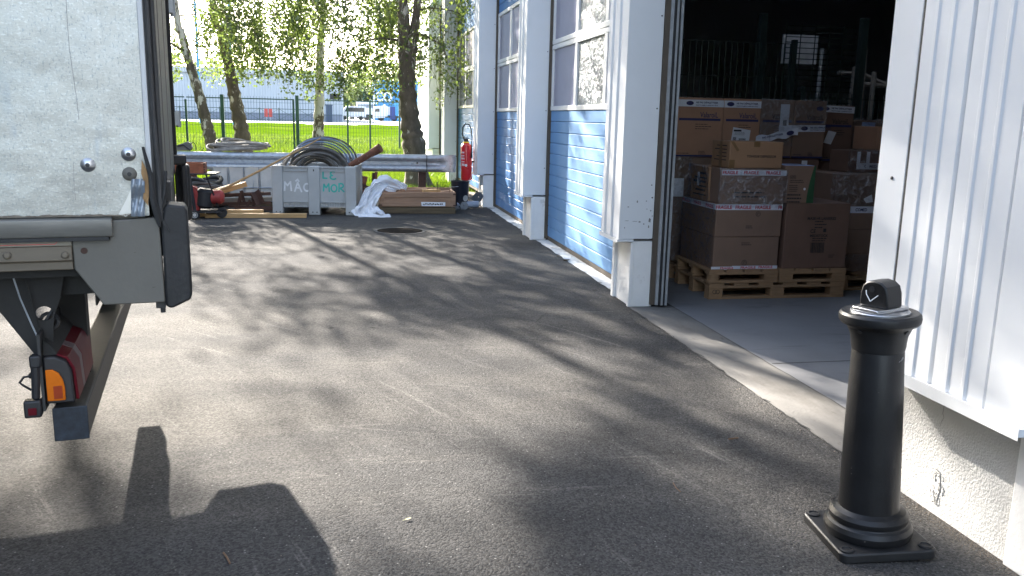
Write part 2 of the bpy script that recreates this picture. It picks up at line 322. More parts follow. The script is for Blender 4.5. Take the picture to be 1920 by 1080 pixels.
mixcol(greyplate, noise_mask(greyplate, 3, 0.56, 0.80, (1, 1, 0.7), 7), (0.085, 0.08, 0.068))
mixcol(greyplate, noise_mask(greyplate, 25, 0.70, 0.74, (0.5, 0.5, 2.5), 4), (0.08, 0.07, 0.06))
scuffgrey = mat('grey_scuff', (0.22, 0.21, 0.20), 0.7, var=0.4, scale=30)
trimpale = mat('pale_edge_trim', (0.52, 0.53, 0.54), 0.5, var=0.1)
mixcol(trimpale, noise_mask(trimpale, 9, 0.62, 0.70, (1, 1, 0.5), 6), (0.16, 0.12, 0.09))
beigerail = mat('dirty_beige_rail', (0.135, 0.112, 0.082), 0.6, var=0.15, scale=8, stretch=(0.5, 3, 3))
mixcol(beigerail, noise_mask(beigerail, 12, 0.58, 0.70, (0.6, 1, 1), 6), (0.07, 0.058, 0.046))
chassis_m = mat('black_grimy_chassis', (0.022, 0.021, 0.020), 0.8, var=0.4, scale=6, bump=0.2, bscale=30)
woodpanel = mat('broken_plywood', (0.28, 0.17, 0.08), 0.9, var=0.3, scale=20, bump=0.3, bscale=40)
def lens(name, col, rough=0.2):
    m = mat(name, col, 0.5, var=0.1, scale=10, spec=0.12); return m
orange_l = lens('orange_lens', (0.62, 0.15, 0.01)); red_l = lens('red_lens', (0.10, 0.006, 0.012)); clear_l = lens('clear_lens', (0.15, 0.11, 0.115), 0.12)
grass_m = mat('sunlit_grass', (0.060, 0.105, 0.005), 0.8, var=0.35, scale=1.2, stretch=(0.35, 1, 1), bump=0.5, bscale=9, spec=0.0)
mixcol(grass_m, noise_mask(grass_m, 1.1, 0.54, 0.66, (0.35, 1.0, 1), 8, rough=0.75), (0.020, 0.050, 0.006))
mixcol(grass_m, noise_mask(grass_m, 0.5, 0.55, 0.75, (0.3, 1, 1), 5), (0.10, 0.13, 0.02))
paleyard = mat('pale_concrete_yard', (0.27, 0.265, 0.26), 0.9, var=0.12, scale=0.3)
soil = mat('leaf_litter_soil', (0.10, 0.07, 0.045), 0.95, var=0.4, scale=6, bump=0.5, bscale=20)
fence_g = mat('dark_green_fence_paint', (0.012, 0.05, 0.035), 0.5, var=0.15)
greyclad = mat('grey_corrugated_cladding', (0.38, 0.41, 0.45), 0.5, var=0.05, scale=0.5)
bluecl = mat('bright_blue_cladding', (0.05, 0.26, 0.52), 0.5, var=0.05, scale=0.5)
white_v = mat('white_vehicle_paint', (0.72, 0.73, 0.75), 0.35, var=0.03, coat=0.2); glassdark = mat('dark_window_glass', (0.02, 0.024, 0.03), 0.08, var=0.1)
navy = mat('navy_panel', (0.03, 0.05, 0.22), 0.5)
def bark(name, white, z0, z1, hi=0.55):
    """birch bark: rugged dark foot with pale streaks, whiter higher up"""
    m = mat(name, (0.12, 0.092, 0.066), 0.9, var=0.4, scale=9, bump=0.8, bscale=22, stretch=(1, 1, 0.35))
    n, l = nodes_of(m); p = n['Principled BSDF']
    tc = n.new('ShaderNodeTexCoord'); sx = n.new('ShaderNodeSeparateXYZ'); l.new(tc.outputs['Object'], sx.inputs[0])
    mp = n.new('ShaderNodeMapping'); mp.inputs['Scale'].default_value = (1, 1, 0.45); l.new(tc.outputs['Object'], mp.inputs[0])
    nz = n.new('ShaderNodeTexNoise'); nz.inputs['Scale'].default_value = 7; nz.inputs['Detail'].default_value = 6; nz.inputs['Roughness'].default_value = 0.7; l.new(mp.outputs[0], nz.inputs['Vector'])
    mr = n.new('ShaderNodeMapRange'); mr.inputs['From Min'].default_value = z0; mr.inputs['From Max'].default_value = z1; mr.inputs['To Min'].default_value = 0.60; mr.inputs['To Max'].default_value = hi-0.12; l.new(sx.outputs['Z'], mr.inputs['Value'])
    sb = n.new('ShaderNodeMath'); sb.operation = 'SUBTRACT'; l.new(nz.outputs['Fac'], sb.inputs[0]); l.new(mr.outputs[0], sb.inputs[1])
    gt = n.new('ShaderNodeMapRange'); gt.inputs['From Min'].default_value = 0; gt.inputs['From Max'].default_value = 0.05; l.new(sb.outputs[0], gt.inputs['Value'])
    mixcol(m, gt.outputs[0], white); return m
bark_dark = bark('rugged_birch_bark', (0.58, 0.52, 0.44), 1.2, 6.5, 0.62)
bark_mid = bark('birch_bark', (0.60, 0.54, 0.46), 0.6, 4.0, 0.55)
bark_white = bark('white_birch_bark', (0.60, 0.56, 0.51), 0.0, 2.6, 0.50)
def leafmat(name, c, t, patch=None):
    m = bpy.data.materials.new(name); m.use_nodes = True; n, l = nodes_of(m); n.clear()
    o = n.new('ShaderNodeOutputMaterial'); mx = n.new('ShaderNodeMixShader'); mx.inputs[0].default_value = 0.55
    d = n.new('ShaderNodeBsdfDiffuse'); tr = n.new('ShaderNodeBsdfTranslucent')
    g = n.new('ShaderNodeNewGeometry')
    for sh, c0 in ((d, c), (tr, t)):
        cr = n.new('ShaderNodeValToRGB'); cr.color_ramp.elements[0].color = (*[x*0.6 for x in c0], 1); cr.color_ramp.elements[1].color = (*[min(1, x*1.35) for x in c0], 1)
        l.new(g.outputs['Random Per Island'], cr.inputs[0]); l.new(cr.outputs[0], sh.inputs[0])
    if patch:
        tc = n.new('ShaderNodeTexCoord'); mp = n.new('ShaderNodeMapping'); mp.inputs['Scale'].default_value = (0.35, 0.8, 1); l.new(tc.outputs['Object'], mp.inputs[0])
        nz = n.new('ShaderNodeTexNoise'); nz.inputs['Scale'].default_value = 1.1; nz.inputs['Detail'].default_value = 7; nz.inputs['Roughness'].default_value = 0.75; l.new(mp.outputs[0], nz.inputs['Vector'])
        mr = n.new('ShaderNodeMapRange'); mr.inputs['From Min'].default_value = 0.50; mr.inputs['From Max'].default_value = 0.60; l.new(nz.outputs['Fac'], mr.inputs['Value'])
        for sh in (d, tr):
            mx3 = n.new('ShaderNodeMix'); mx3.data_type = 'RGBA'; src = sh.inputs[0].links[0].from_socket
            l.new(mr.outputs[0], mx3.inputs[0]); l.new(src, mx3.inputs[6]); mx3.inputs[7].default_value = (*patch, 1); l.new(mx3.outputs[2], sh.inputs[0])
    gl = n.new('ShaderNodeBsdfGlossy'); gl.inputs['Roughness'].default_value = 0.4; gl.inputs[0].default_value = (0.9, 0.95, 0.9, 1)
    m2 = n.new('ShaderNodeMixShader'); m2.inputs[0].default_value = 0.06
    l.new(d.outputs[0], mx.inputs[1]); l.new(tr.outputs[0], mx.inputs[2]); l.new(mx.outputs[0], m2.inputs[1]); l.new(gl.outputs[0], m2.inputs[2]); l.new(m2.outputs[0], o.inputs[0]); return m
leaf_m = leafmat('birch_leaf', (0.07, 0.095, 0.028), (0.165, 0.225, 0.042))
leaf_far = leafmat('far_leaf', (0.07, 0.09, 0.035), (0.12, 0.16, 0.05))
# ================================================================== GROUND
def jag(n, amp): return [random.uniform(-amp, amp) for _ in range(n)]
struct('asphalt_yard', MB().add([(-120,-80,0),(120,-80,0),(120,16.4,0),(-120,16.4,0)], [(0,1,2,3)]), asph, smooth=False)
# lawn: rises gently behind the guardrail, then up to the far yard
def lawn_z(x, y):
    t = min(1, max(0, (y-16.2)/14)); z = 0.006+0.24*t*t*(3-2*t)
    if y > 30: z += 0.36*min(1, (y-30)/45)
    return z + 0.03*math.sin(x*0.7+y*0.23)*min(1, max(0, (y-18)/4)) + 0.02*math.sin(x*1.9-y*0.5)*min(1, max(0, (y-18)/4))
mb = MB(); ys = [16.2+0.5*i for i in range(60)]+[46.5+2*i for i in range(18)]; xs = [-120+6*i for i in range(14)]+[-38+0.8*i for i in range(76)]+[24+8*i for i in range(13)]
vs = [(x, y, lawn_z(x, y)) for y in ys for x in xs]; nx = len(xs)
mb.add(vs, [(j*nx+i, j*nx+i+1, (j+1)*nx+i+1, (j+1)*nx+i) for j in range(len(ys)-1) for i in range(nx-1)])
struct('lawn', mb, grass_m)
struct('far_yard', MB().add([(-500,78,0.60),(500,78,0.60),(500,900,0.60),(-500,900,0.60)], [(0,1,2,3)]), paleyard, smooth=False)
# strip of litter between asphalt and lawn, ragged edge
n = 60; top = [(-12+i*0.3, 16.9+random.uniform(-.15,.15), 0.035) for i in range(n)]; bot = [(-12+i*0.3, 15.75+random.uniform(-.12,.12), 0.004) for i in range(n)]
struct('earth_strip', MB().add(bot+top, [(i, i+1, n+i+1, n+i) for i in range(n-1)]), soil)
# grass blades and ivy by the guardrail foot: one mass
def blades(n, xr, yr, h, seedz, wid=0.012):
    X = rng.uniform(*xr, n); Y = rng.uniform(*yr, n); A = rng.uniform(0, 2*PI, n); Hh = rng.uniform(h*0.4, h, n); LN = rng.normal(0, 0.35, (n, 2))
    V = np.zeros((n, 3, 3)); Z = np.array([lawn_z(x, y) for x, y in zip(X, Y)])
    dx, dy = np.cos(A)*wid/2, np.sin(A)*wid/2
    V[:,0] = np.stack([X-dx, Y-dy, Z], 1); V[:,1] = np.stack([X+dx, Y+dy, Z], 1); V[:,2] = np.stack([X+LN[:,0]*Hh, Y+LN[:,1]*Hh, Z+Hh], 1)
    return V.reshape(-1, 3)
def tri_obj(name, V, k, m, parent=None):
    me = bpy.data.meshes.new(name); nv = len(V); nf = nv//k
    me.vertices.add(nv); me.vertices.foreach_set('co', np.ascontiguousarray(V, dtype=np.float32).ravel())
    me.loops.add(nv); me.loops.foreach_set('vertex_index', np.arange(nv, dtype=np.int32))
    me.polygons.add(nf); me.polygons.foreach_set('loop_start', np.arange(0, nv, k, dtype=np.int32))
    try: me.polygons.foreach_set('loop_total', np.full(nf, k, dtype=np.int32))
    except Exception: pass
    me.update(calc_edges=True); me.validate()
    return mesh_obj(name, me, m, parent, smooth=False)
grass_blade_m = leafmat('grass_blade', (0.050, 0.085, 0.006), (0.11, 0.165, 0.006), (0.022, 0.052, 0.004))
V = np.concatenate([blades(30000, (-9, 3.0), (16.6, 24), 0.12, 0), blades(34000, (-13, 3.2), (24, 44), 0.20, 0, 0.03), blades(7000, (-9, 2.2), (16.0, 17.4), 0.22, 0)])
tag(tri_obj('grass', V, 3, grass_blade_m), kind='stuff')

# ================================================================== WAREHOUSE
FX, PX, DX = 2.126, 2.255, 2.45                      # cladding face, plinth face, door plane
wh = thing('warehouse', 'white clad warehouse with blue and white sectional doors along the asphalt yard', 'warehouse', (DX, 3.0, 0))
def W(name, mb, m, parent=wh, **k):
    o = obj(name, mb, m, parent, **k)
    return o
def shift(mb, d): mb.v = [(x-d[0], y-d[1], z-d[2]) for x, y, z in mb.v]; return mb
def wpart(name, mb, m, parent=wh, **k): return W(name, shift(mb, (DX, 3.0, 0)), m, parent, **k)
TOPZ = 4.35
def rib_face(mb, y0, y1, z0, z1, x, ribs, pr=0.012):
    """vertical ribs on a face looking -x"""
    for (a, b) in ribs: mb.prism([(x, a-0.012), (x-pr, a), (x-pr, b), (x, b+0.012)], (z0, z1), 'z')
def pillar(y0, y1, dz=0.0, flash_seed=0):
    m = MB(); z0 = 0.565+dz
    m.box(FX, DX-0.038, y0, y1, z0, TOPZ)
    L = y1-y0
    for a, b in ((0.19, 0.235), (0.37, 0.40)): rib_face(m, 0, 0, z0-0.004, TOPZ, FX+0.0005, [(y0+a*L/0.5, y0+b*L/0.5)], 0.013)
    p = wpart('pillar', m, clad, bevel=0.004)
    q = MB().box(PX, DX-0.012, y0+0.012, y1-0.02, 0.0, z0-0.022)
    q.box(PX-0.022, PX+0.01, y0+0.004, y0+0.055, 0.0, z0-0.03); q.box(PX-0.022, PX+0.01, y1-0.075, y1-0.012, 0.0, z0-0.03)
    wpart('plinth', q, plinth_m, p, bevel=0.005)
    f = MB().box(FX-0.012, DX-0.2, y0-0.006, y1+0.004, z0-0.021, z0-0.003); f.box(FX-0.014, FX-0.0125, y0-0.006, y1+0.004, z0-0.03, z0+0.004)
    wpart('flashing', f, clad, p)
    for ya, yb in ((y0-0.016, y0+0.01), (y1-0.01, y1+0.016)): wpart('rubber_seal', MB().box(DX-0.036, DX+0.04, ya, yb, 0.02, TOPZ), seal, p)
    for z in (0.9, 1.6, 2.3, 3.0): wpart('screw_head', MB().lathe([(0.006, 0), (0.006, 0.004), (0.0, 0.006)], 8, TR((DX-0.06, y0-0.001, z+dz), (PI/2, 0, 0))), darksteel, p)
    return p
PY = [(6.5, 7.0), (10.39, 10.90), (14.30, 14.80), (19.45, 19.98), (23.25, 26.85)]
PDZ = [0, 0, 0, 0.06, 0.10]
pils = [pillar(a, b, d) for (a, b), d in zip(PY, PDZ)]
# dents and scuffs low on the nearest pillar: folded seam and scars
m = MB()
for px, py, w_, h_ in ((1195,378,3,5),(1178,388,4,2),(1212,377,3,2),(1218,413,5,9),(1199,416,5,3),(1207,420,3,3),(1216,425,3,6),(1171,427,2,3),(1190,415,12,1),(1175,414,9,1),(1220,395,3,3),(1213,392,2,2),(1222,347,3,3),(1223,405,3,2)):
    c = at(px, py, 1, 6.4985); k = 0.5*c.y/FPX
    m.add([(c.x-w_*k, c.y, c.z-h_*k*.6), (c.x+w_*k*.7, c.y, c.z-h_*k), (c.x+w_*k, c.y, c.z+h_*k*.5), (c.x-w_*k*.4, c.y, c.z+h_*k)], [(0,1,2,3)])
wpart('scuff_mark', m, scuffgrey, pils[0], smooth=False)
jb = at(897, 336, 0, PX-0.03); wpart('junction_box', MB().box(PX-0.06, PX, 14.42, 14.50, 0.36, 0.52), galv, pils[2], bevel=0.006)
# sectional doors
def garage_door(y0, y1, dz, faded, panes_special=False):
    """y0 near end, y1 far end"""
    m = MB(); step = 0.1285; zt = 1.60+dz
    M_ = blue_faded if faded else blue
    def panel(za, zb, nr):
        h = (zb-za)/nr
        for i in range(nr):
            a, b = za+i*h, za+(i+1)*h; ch = 0.010
            m.prism([(DX+0.045, a+0.0015), (DX+0.006, a+0.0015), (DX, a+ch), (DX, b-ch*0.7), (DX+0.006, b-0.0015), (DX+0.045, b-0.0015)], (y0, y1), 'y')
    panel(0.055+dz, zt, 12)
    panel(3.17+dz, TOPZ-0.02, 9)
    d = wpart('garage_door', m, M_, smooth=False)
    # the joint edges of the panels catch light: back plate so that the grooves are closed
    wpart('bottom_seal', MB().box(DX+0.004, DX+0.04, y0, y1, dz+0.006, 0.055+dz), seal, d)
    fr = MB(); z1, z2, z3 = zt+0.003, 2.375+dz, 3.165+dz; e = 0.052
    nwin = 3 if y1-y0 < 4 else 4; pitch = (y1-y0)/nwin
    for za, zb in ((z1, z2-0.004), (z2+0.004, z3)):
        fr.box(DX-0.010, DX+0.042, y0, y1, za, za+e); fr.box(DX-0.010, DX+0.042, y0, y1, zb-e, zb)
        for i in range(nwin+1):
            yc = y1-i*pitch; a, b = yc-(0.05 if i else 0.055), yc+(0.05 if 0 < i < nwin else 0.0)
            if i == nwin: a, b = y0, y0+0.055
            fr.box(DX-0.008, DX+0.040, a, b, za+e, zb-e)
    wpart('window_frame', fr, winframe, d, bevel=0.003)
    for r, (za, zb) in enumerate(((z1, z2-0.004), (z2+0.004, z3))):
        for i in range(nwin):
            ya, yb = y1-(i+1)*pitch+0.05, y1-i*pitch-0.05
            g = MB().box(DX+0.012, DX+0.02, ya, yb, za+e, zb-e)
            wpart('window_pane', g, film_pane if (panes_special and i == 1) else pane_m, d, smooth=False)
    return d
garage_door(7.02, 10.36, 0.0, True, True)
garage_door(10.93, 14.27, 0.0, False)
garage_door(14.83, 19.42, 0.09, False)
garage_door(20.0, 23.22, 0.1, False)
# right-hand pier beyond the open doorway: wide ribbed cladding over a rendered base wall
y0, y1 = 2.24, 3.16
m = MB().box(FX+0.012, DX-0.02, y0, y1, 0.565, TOPZ)
m.box(FX, FX+0.0125, 2.985, y1+0.002, 0.565, TOPZ)             # smooth corner flashing beside the doorway
right = wpart('wall_cladding', m, clad, bevel=0.003)
sh = MB()                                                   # trapezoid sheets with small stiffening ribs
prof = []
def sheet(a, b, x):                                         # one flat tray from y=b down to y=a with two ribs
    P = [(x+0.016, b), (x, b-0.008)]
    for t in (0.30, 0.62):
        c = b-(b-a)*t; P += [(x, c+0.016), (x-0.0055, c+0.008), (x-0.0055, c-0.006), (x, c-0.014)]
    P += [(x, a+0.012), (x+0.03, a)]
    return P
P = sheet(2.70, 2.972, FX-0.004)+sheet(2.415, 2.695, FX-0.004)
P = [(x, y) for x, y in P]
n = len(P); sh.add([(x, y, 0.56) for x, y in P]+[(x, y, TOPZ) for x, y in P], [(i, i+1, n+i+1, n+i) for i in range(n-1)])
sh.box(FX-0.006, FX+0.012, y0-0.002, 2.412, 0.56, TOPZ)
wpart('ribbed_sheet', sh, clad, right, smooth=False)
wpart('gap_strip', MB().box(FX+0.002, FX+0.012, 2.973, 2.984, 0.566, TOPZ), darksteel, right)
wpart('flashing', MB().box(FX-0.028, DX-0.05, y0-0.012, y1+0.005, 0.530, 0.558).box(FX-0.03, FX-0.0285, y0-0.012, y1+0.005, 0.518, 0.566), clad, right)
bw = wpart('base_wall', MB().box(PX, DX-0.03, y0+0.025, y1-0.01, 0.0, 0.529), render_w, right)
wpart('corner_board', MB().box(PX-0.018, PX+0.02, y0+0.012, y0+0.125, 0.0, 0.529), plinth_m, right, bevel=0.004)
# mechanical damage: a filled oval hollow and a crack running up from it
def wallpt(px, py, off=0.002): p = at(px, py, 0, PX); return Vector((PX-off, p.y, p.z))
c = wallpt(1756, 910); m = MB(); ring = []
N = 22
for i in range(N):
    a = 2*PI*i/N; r = 1+random.uniform(-.12, .12); ring.append((PX-0.004-random.uniform(0, .004), c.y+math.cos(a)*0.021*r, c.z+math.sin(a)*0.072*r))
chips = MB()
for i in range(N):
    q = Vector(ring[i]); nx_ = Vector(ring[(i+1) % N]); 
    if i % 3: chips.tube([q, q*0.5+nx_*0.5+Vector((-0.001, random.uniform(-.004, .004), random.uniform(-.004, .004))), nx_], [0.0008, random.uniform(0.001, 0.0028), 0.0008], 5)
for i in range(26):
    a = random.uniform(0, 2*PI); k = random.uniform(0.45, 1.0); chips.lathe([(random.uniform(0.0015, 0.005), 0), (0, random.uniform(0.001, 0.003))], 6, TR((PX-0.0024, c.y+math.cos(a)*0.019*k, c.z+math.sin(a)*0.066*k), (0, -PI/2, 0)))
pr_ = wpart('plaster_repair', MB().add([(PX-0.0022, y, z) for x, y, z in ring], [tuple(range(N))]), mat('smooth_filler', (0.55, 0.545, 0.53), 0.8, var=0.12, scale=30), right)
wpart('broken_edge', chips, mat('broken_plaster', (0.38, 0.36, 0.33), 0.95, var=0.5, scale=90), right)
cr = [wallpt(*p, 0.0004) for p in ((1771,757),(1768,775),(1770,783),(1765,792),(1762,800))]
wpart('plaster_crack', MB().tube(cr, [0.0004, 0.0010, 0.0006, 0.0010, 0.0003], 4), scuffgrey, right)
wpart('screw_head', MB().lathe([(0.007, 0), (0.007, 0.004), (0, 0.006)], 8, TR((FX-0.0005, 3.06, 1.30), (0, -PI/2, 0))), darksteel, right)
# nearer continuation of the facade past the frame edge, upper wall, roof, ends, dark hall behind
m = MB().box(DX-0.02, DX+0.1, -6.0, y0-0.001, 0, TOPZ)
wpart('facade_wall', m, clad)
wpart('facade_wall', MB().box(FX+0.02, DX+0.12, -6.0, 26.85, TOPZ+0.002, 6.2), clad)
rf_ = wpart('roof', MB().box(FX-0.05, 5.2, -6.1, 26.95, 6.202, 6.45).box(8.2, 22, -6.1, 26.95, 6.202, 6.45).box(5.2005, 8.1995, -6.1, 9.2, 6.202, 6.45).box(5.2005, 8.1995, 10.9, 26.95, 6.202, 6.45), greyclad)
wpart('added_roof_light_kerb', MB().box(5.15, 5.2, 9.15, 10.95, 6.451, 6.6).box(8.2, 8.25, 9.15, 10.95, 6.451, 6.6).box(5.2005, 8.1995, 9.15, 9.2, 6.451, 6.6).box(5.2005, 8.1995, 10.9, 10.95, 6.451, 6.6), clad, rf_)  # unseen roof opening, added so sky light reaches the white board
wpart('end_wall', MB().box(DX+0.1, 22, 26.6, 26.8, 0, 6.2), greyclad)
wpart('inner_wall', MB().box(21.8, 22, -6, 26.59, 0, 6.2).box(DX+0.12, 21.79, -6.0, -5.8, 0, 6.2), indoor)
# open doorway: tracks, seals and the rolled-up door line
m = MB()
for x, yy, w_ in ((DX+0.005, 6.470, 0.030), (DX+0.042, 6.455, 0.028), (DX+0.076, 6.452, 0.03)): m.box(x, x+w_*0.8, yy, yy+0.05, 0.02, TOPZ)
m.box(DX+0.0, DX+0.115, 6.506, 6.53, 0.02, TOPZ)
dt = wpart('door_track', m, track, bevel=0.002)
for xa, xb in ((0.030, 0.041), (0.065, 0.075)): wpart('rubber_seal', MB().box(DX+xa, DX+xb, 6.445, 6.50, 0.02, TOPZ), rubber, dt)
m = MB(); m.box(DX+0.02, DX+0.10, 3.165, 3.2, 0.02, TOPZ); wpart('door_track', m, track)
# floor inside and the strips along the facade
ed = [(2.245+random.uniform(-.010, .006), 3.0+i*0.1, 0.004) for i in range(36)]
struct('concrete_apron', MB().add(ed+[(2.62, p[1], 0.004) for p in ed], [(i+1, i, 36+i, 37+i) for i in range(35)]), conc, smooth=False)
struct('warehouse_floor', MB().add([(2.621,-5.8,0.003),(21.8,-5.8,0.003),(21.8,26.6,0.003),(2.621,26.6,0.003)], [(0,1,2,3)]), floorm, smooth=False)
struct('floor_joint', MB().add([(2.63,4.80,0.0045),(9,4.86,0.0045),(9,4.872,0.0045),(2.63,4.812,0.0045)], [(0,1,2,3)]), darksteel, smooth=False)
m = MB(); k = [(2.61+random.uniform(-.006,.006), 3.0+i*0.12, 0.0046) for i in range(30)]
struct('apron_joint', MB().add(k+[(x+0.008, y, z) for x, y, z in k], [(i+1, i, 30+i, 31+i) for i in range(29)]), darksteel, smooth=False)
cr = [(2.238+random.uniform(-.012,.008), 3.2+i*0.06, 0.0046) for i in range(56)]
m = MB()
for i in range(55):
    wd = random.choice((0.002, 0.004, 0.010, 0.014)); a, b = cr[i], cr[i+1]
    m.add([a, b, (b[0]+wd, b[1], 0.0046), (a[0]+wd, a[1], 0.0046)], [(0,1,2,3)])
struct('apron_crack', m, darksteel, smooth=False)
for ya, yb in ((7.02, 10.38), (10.92, 14.29), (14.82, 19.44)):
    nn = int((yb-ya)/0.12); e1 = [(2.305+random.uniform(-.012, .010), ya+(yb-ya)*i/nn, 0.004) for i in range(nn+1)]
    struct('threshold_strip', MB().add(e1+[(DX+0.03, p[1], 0.004) for p in e1], [(i+1, i, nn+1+i, nn+2+i) for i in range(nn)]), whitestrip, smooth=False)

# ================================================================== INSIDE THE HALL
def mesh_panel(mb, x0, x1, y, z0, z1, dx, dz, r, pairs=False):
    n = int((x1-x0)/dx)
    for i in range(n+1):
        x = x0+i*dx; mb.box(x-r, x+r, y-r, y+r, z0, z1)
    n = int((z1-z0)/dz)
    for i in range(n+1):
        z = z0+i*dz; mb.box(x0, x1, y-2.1*r, y-r-0.0005, z-r, z+r)
    return mb
fence_in = mat('green_grey_mesh', (0.045, 0.075, 0.068), 0.5, var=0.1)
t = thing('mesh_partition', 'dark green wire mesh fence standing across the hall behind the cardboard boxes', 'fence', (4.2, 9.8, 0))
obj('mesh_panel', mesh_panel(MB(), -1.2, 1.05, 0, 0.05, 2.45, 0.075, 0.4, 0.004), fence_in, t, smooth=False)
for x in (-1.2, 1.10): obj('post', MB().box(x-0.03, x+0.03, -0.03, 0.03, 0.003, 2.5), fence_in, t, bevel=0.004)
t = thing('mesh_gate', 'green mesh gate with square posts in front of the white board', 'gate', (5.9, 10.3, 0))
for x in (-0.78, 0.62):
    obj('post', MB().box(x-0.045, x+0.045, -0.045, 0.045, 0.003, 2.85), fence_in, t, bevel=0.004)
obj('gate_frame', MB().box(-0.70, 0.54, -0.02, 0.02, 1.56, 1.62).box(-0.70, -0.66, -0.02, 0.02, 0.1, 1.56).box(0.50, 0.54, -0.02, 0.02, 0.1, 1.56), fence_in, t)
m = MB()
for i in range(8): m.box(-0.6+i*0.15, -0.575+i*0.15, -0.012, 0.012, 0.1, 1.56)
obj('gate_bar', m, fence_in, t)
obj('mesh_panel', mesh_panel(MB(), -0.45, 0.52, 0, 1.65, 2.75, 0.20, 0.067, 0.005), fence_in, t, smooth=False)
c0, c1 = at(1464, 119, 1, 11.2), at(1534, 67, 1, 11.2)
boardm = mat('white_board', (0.80, 0.81, 0.82), 0.6)
t = thing('notice_board', 'blank white board on two poles seen through the mesh gate', 'board', ((c0.x+c1.x)/2, 11.2, 0))
obj('board', MB().box(c0.x-t.location.x, c1.x-t.location.x, -0.01, 0.01, c0.z, c1.z), boardm, t)
for x in (-0.06, 0.36): obj('pole', MB().tube([(x, 0.04, 0.003), (x, 0.04, 2.36 if x < 0 else 2.55)], 0.025), boardm, t)
# pale trestle frame at the back right
t = thing('trestle_frame', 'pale timber trestle frame with slanting braces behind the mesh', 'frame', (6.9, 11.4, 0))
dimwood = mat('pale_unpainted_timber', (0.40, 0.37, 0.33), 0.8, var=0.15)
def trp(px, py): p = at(px, py, 1, 11.4); return (p.x-6.9, 0, p.z)
for a, b in (((1604,125),(1596,182)),((1622,88),(1619,135)),((1640,135),(1634,180))): obj('upright', MB().tube([trp(*a), trp(*b), (trp(*b)[0], 0, 0.004)], 0.035, 8), dimwood, t)
for a, b in (((1575,136),(1622,138)),((1620,138),(1603,172)),((1620,138),(1668,160)),((1612,157),(1668,160))): obj('brace', MB().tube([(trp(*a)[0], 0.05, trp(*a)[2]), (trp(*b)[0], 0.05, trp(*b)[2])], 0.03, 8), dimwood, t)
t = thing('low_mesh_fence', 'low dark mesh panel with bent top behind the boxes on the right', 'fence', (5.6, 9.2, 0))
obj('mesh_panel', mesh_panel(MB(), -0.45, 1.4, 0, 0.05, 1.86, 0.06, 0.35, 0.004), fence_in, t, smooth=False)
for x in (-0.47, 1.42): obj('post', MB().box(x-0.025, x+0.025, -0.025, 0.025, 0.003, 1.92), fence_in, t)

# ---- pallets
def pallet(label, x0, x1, y0, y1, h, blocks=3, z0=0.004, cyl=False, rot=0):
    t = thing('pallet', label, 'pallet', (x0, y0, z0), rot, 'wooden pallets under the boxes')
    L, D = x1-x0, y1-y0
    for j, yy in enumerate((0, D/2-0.05, D-0.1)):
        obj('runner', MB().box(0, L, yy, yy+0.1, 0.0, 0.022), palletwood, t, bevel=0.002)
        for i in range(blocks):
            bw = 0.13 if i != 1 else 0.13
            xx = i*(L-bw)/(blocks-1)
            if cyl and i == 0: obj('block', MB().lathe([(0.055, 0.023), (0.055, h-0.045)], 14, TR((xx+0.06, yy+0.05, 0))), palletwood, t)
            else: obj('block', MB().box(xx+0.002, xx+bw-0.002, yy, yy+0.1, 0.0225, h-0.0445), palletwood, t, bevel=0.003)
        obj('stringer', MB().box(0, L, yy, yy+0.1, h-0.044, h-0.0225), palletwood, t, bevel=0.002)
    n = max(4, int(L/0.2)); bw = 0.14
    for i in range(n): obj('deck_board', MB().box(i*(L-bw)/(n-1)+0.001, i*(L-bw)/(n-1)+bw-0.001, 0, D, h-0.022, h), palletwood, t, bevel=0.002)
    return t
pallet('long bottom pallet on the hall floor carrying two half pallets', 3.03, 4.31, 6.72, 7.52, 0.140)
p1 = pallet('half pallet with round corner block under the stretch wrapped fragile boxes', 3.02, 3.66, 6.715, 7.52, 0.118, 2, 0.146, cyl=True)
p2 = pallet('half pallet under the tall mask carton, beside the fragile stack', 3.675, 4.31, 6.715, 7.52, 0.118, 2, 0.146)
p3 = pallet('pallet at the left by the door track, under the rear carton column', 2.98, 4.30, 7.72, 8.5, 0.140)
p4 = pallet('pallet at the right edge under the column of three cartons', 4.40, 5.60, 7.0, 7.8, 0.140)
p5 = pallet('rear pallet below the dark carton beside the low mesh', 4.50, 5.70, 8.0, 8.8, 0.140)

ringm = MB()
for k in range(2): ringm.tube([(3.03+0.052+0.028*k+0.017*math.cos(a), 6.7185, 0.070+0.017*math.sin(a)) for a in [2*PI*i/18 for i in range(18)]], 0.0022, 4, closed=True)
_pl = [o for o in COL.objects if o.name == 'pallet'][0]
obj('burnt_mark', MB().add([(x-3.03, y-6.72, z-0.004) for x, y, z in ringm.v], ringm.f), MATS['black_ink'], _pl)
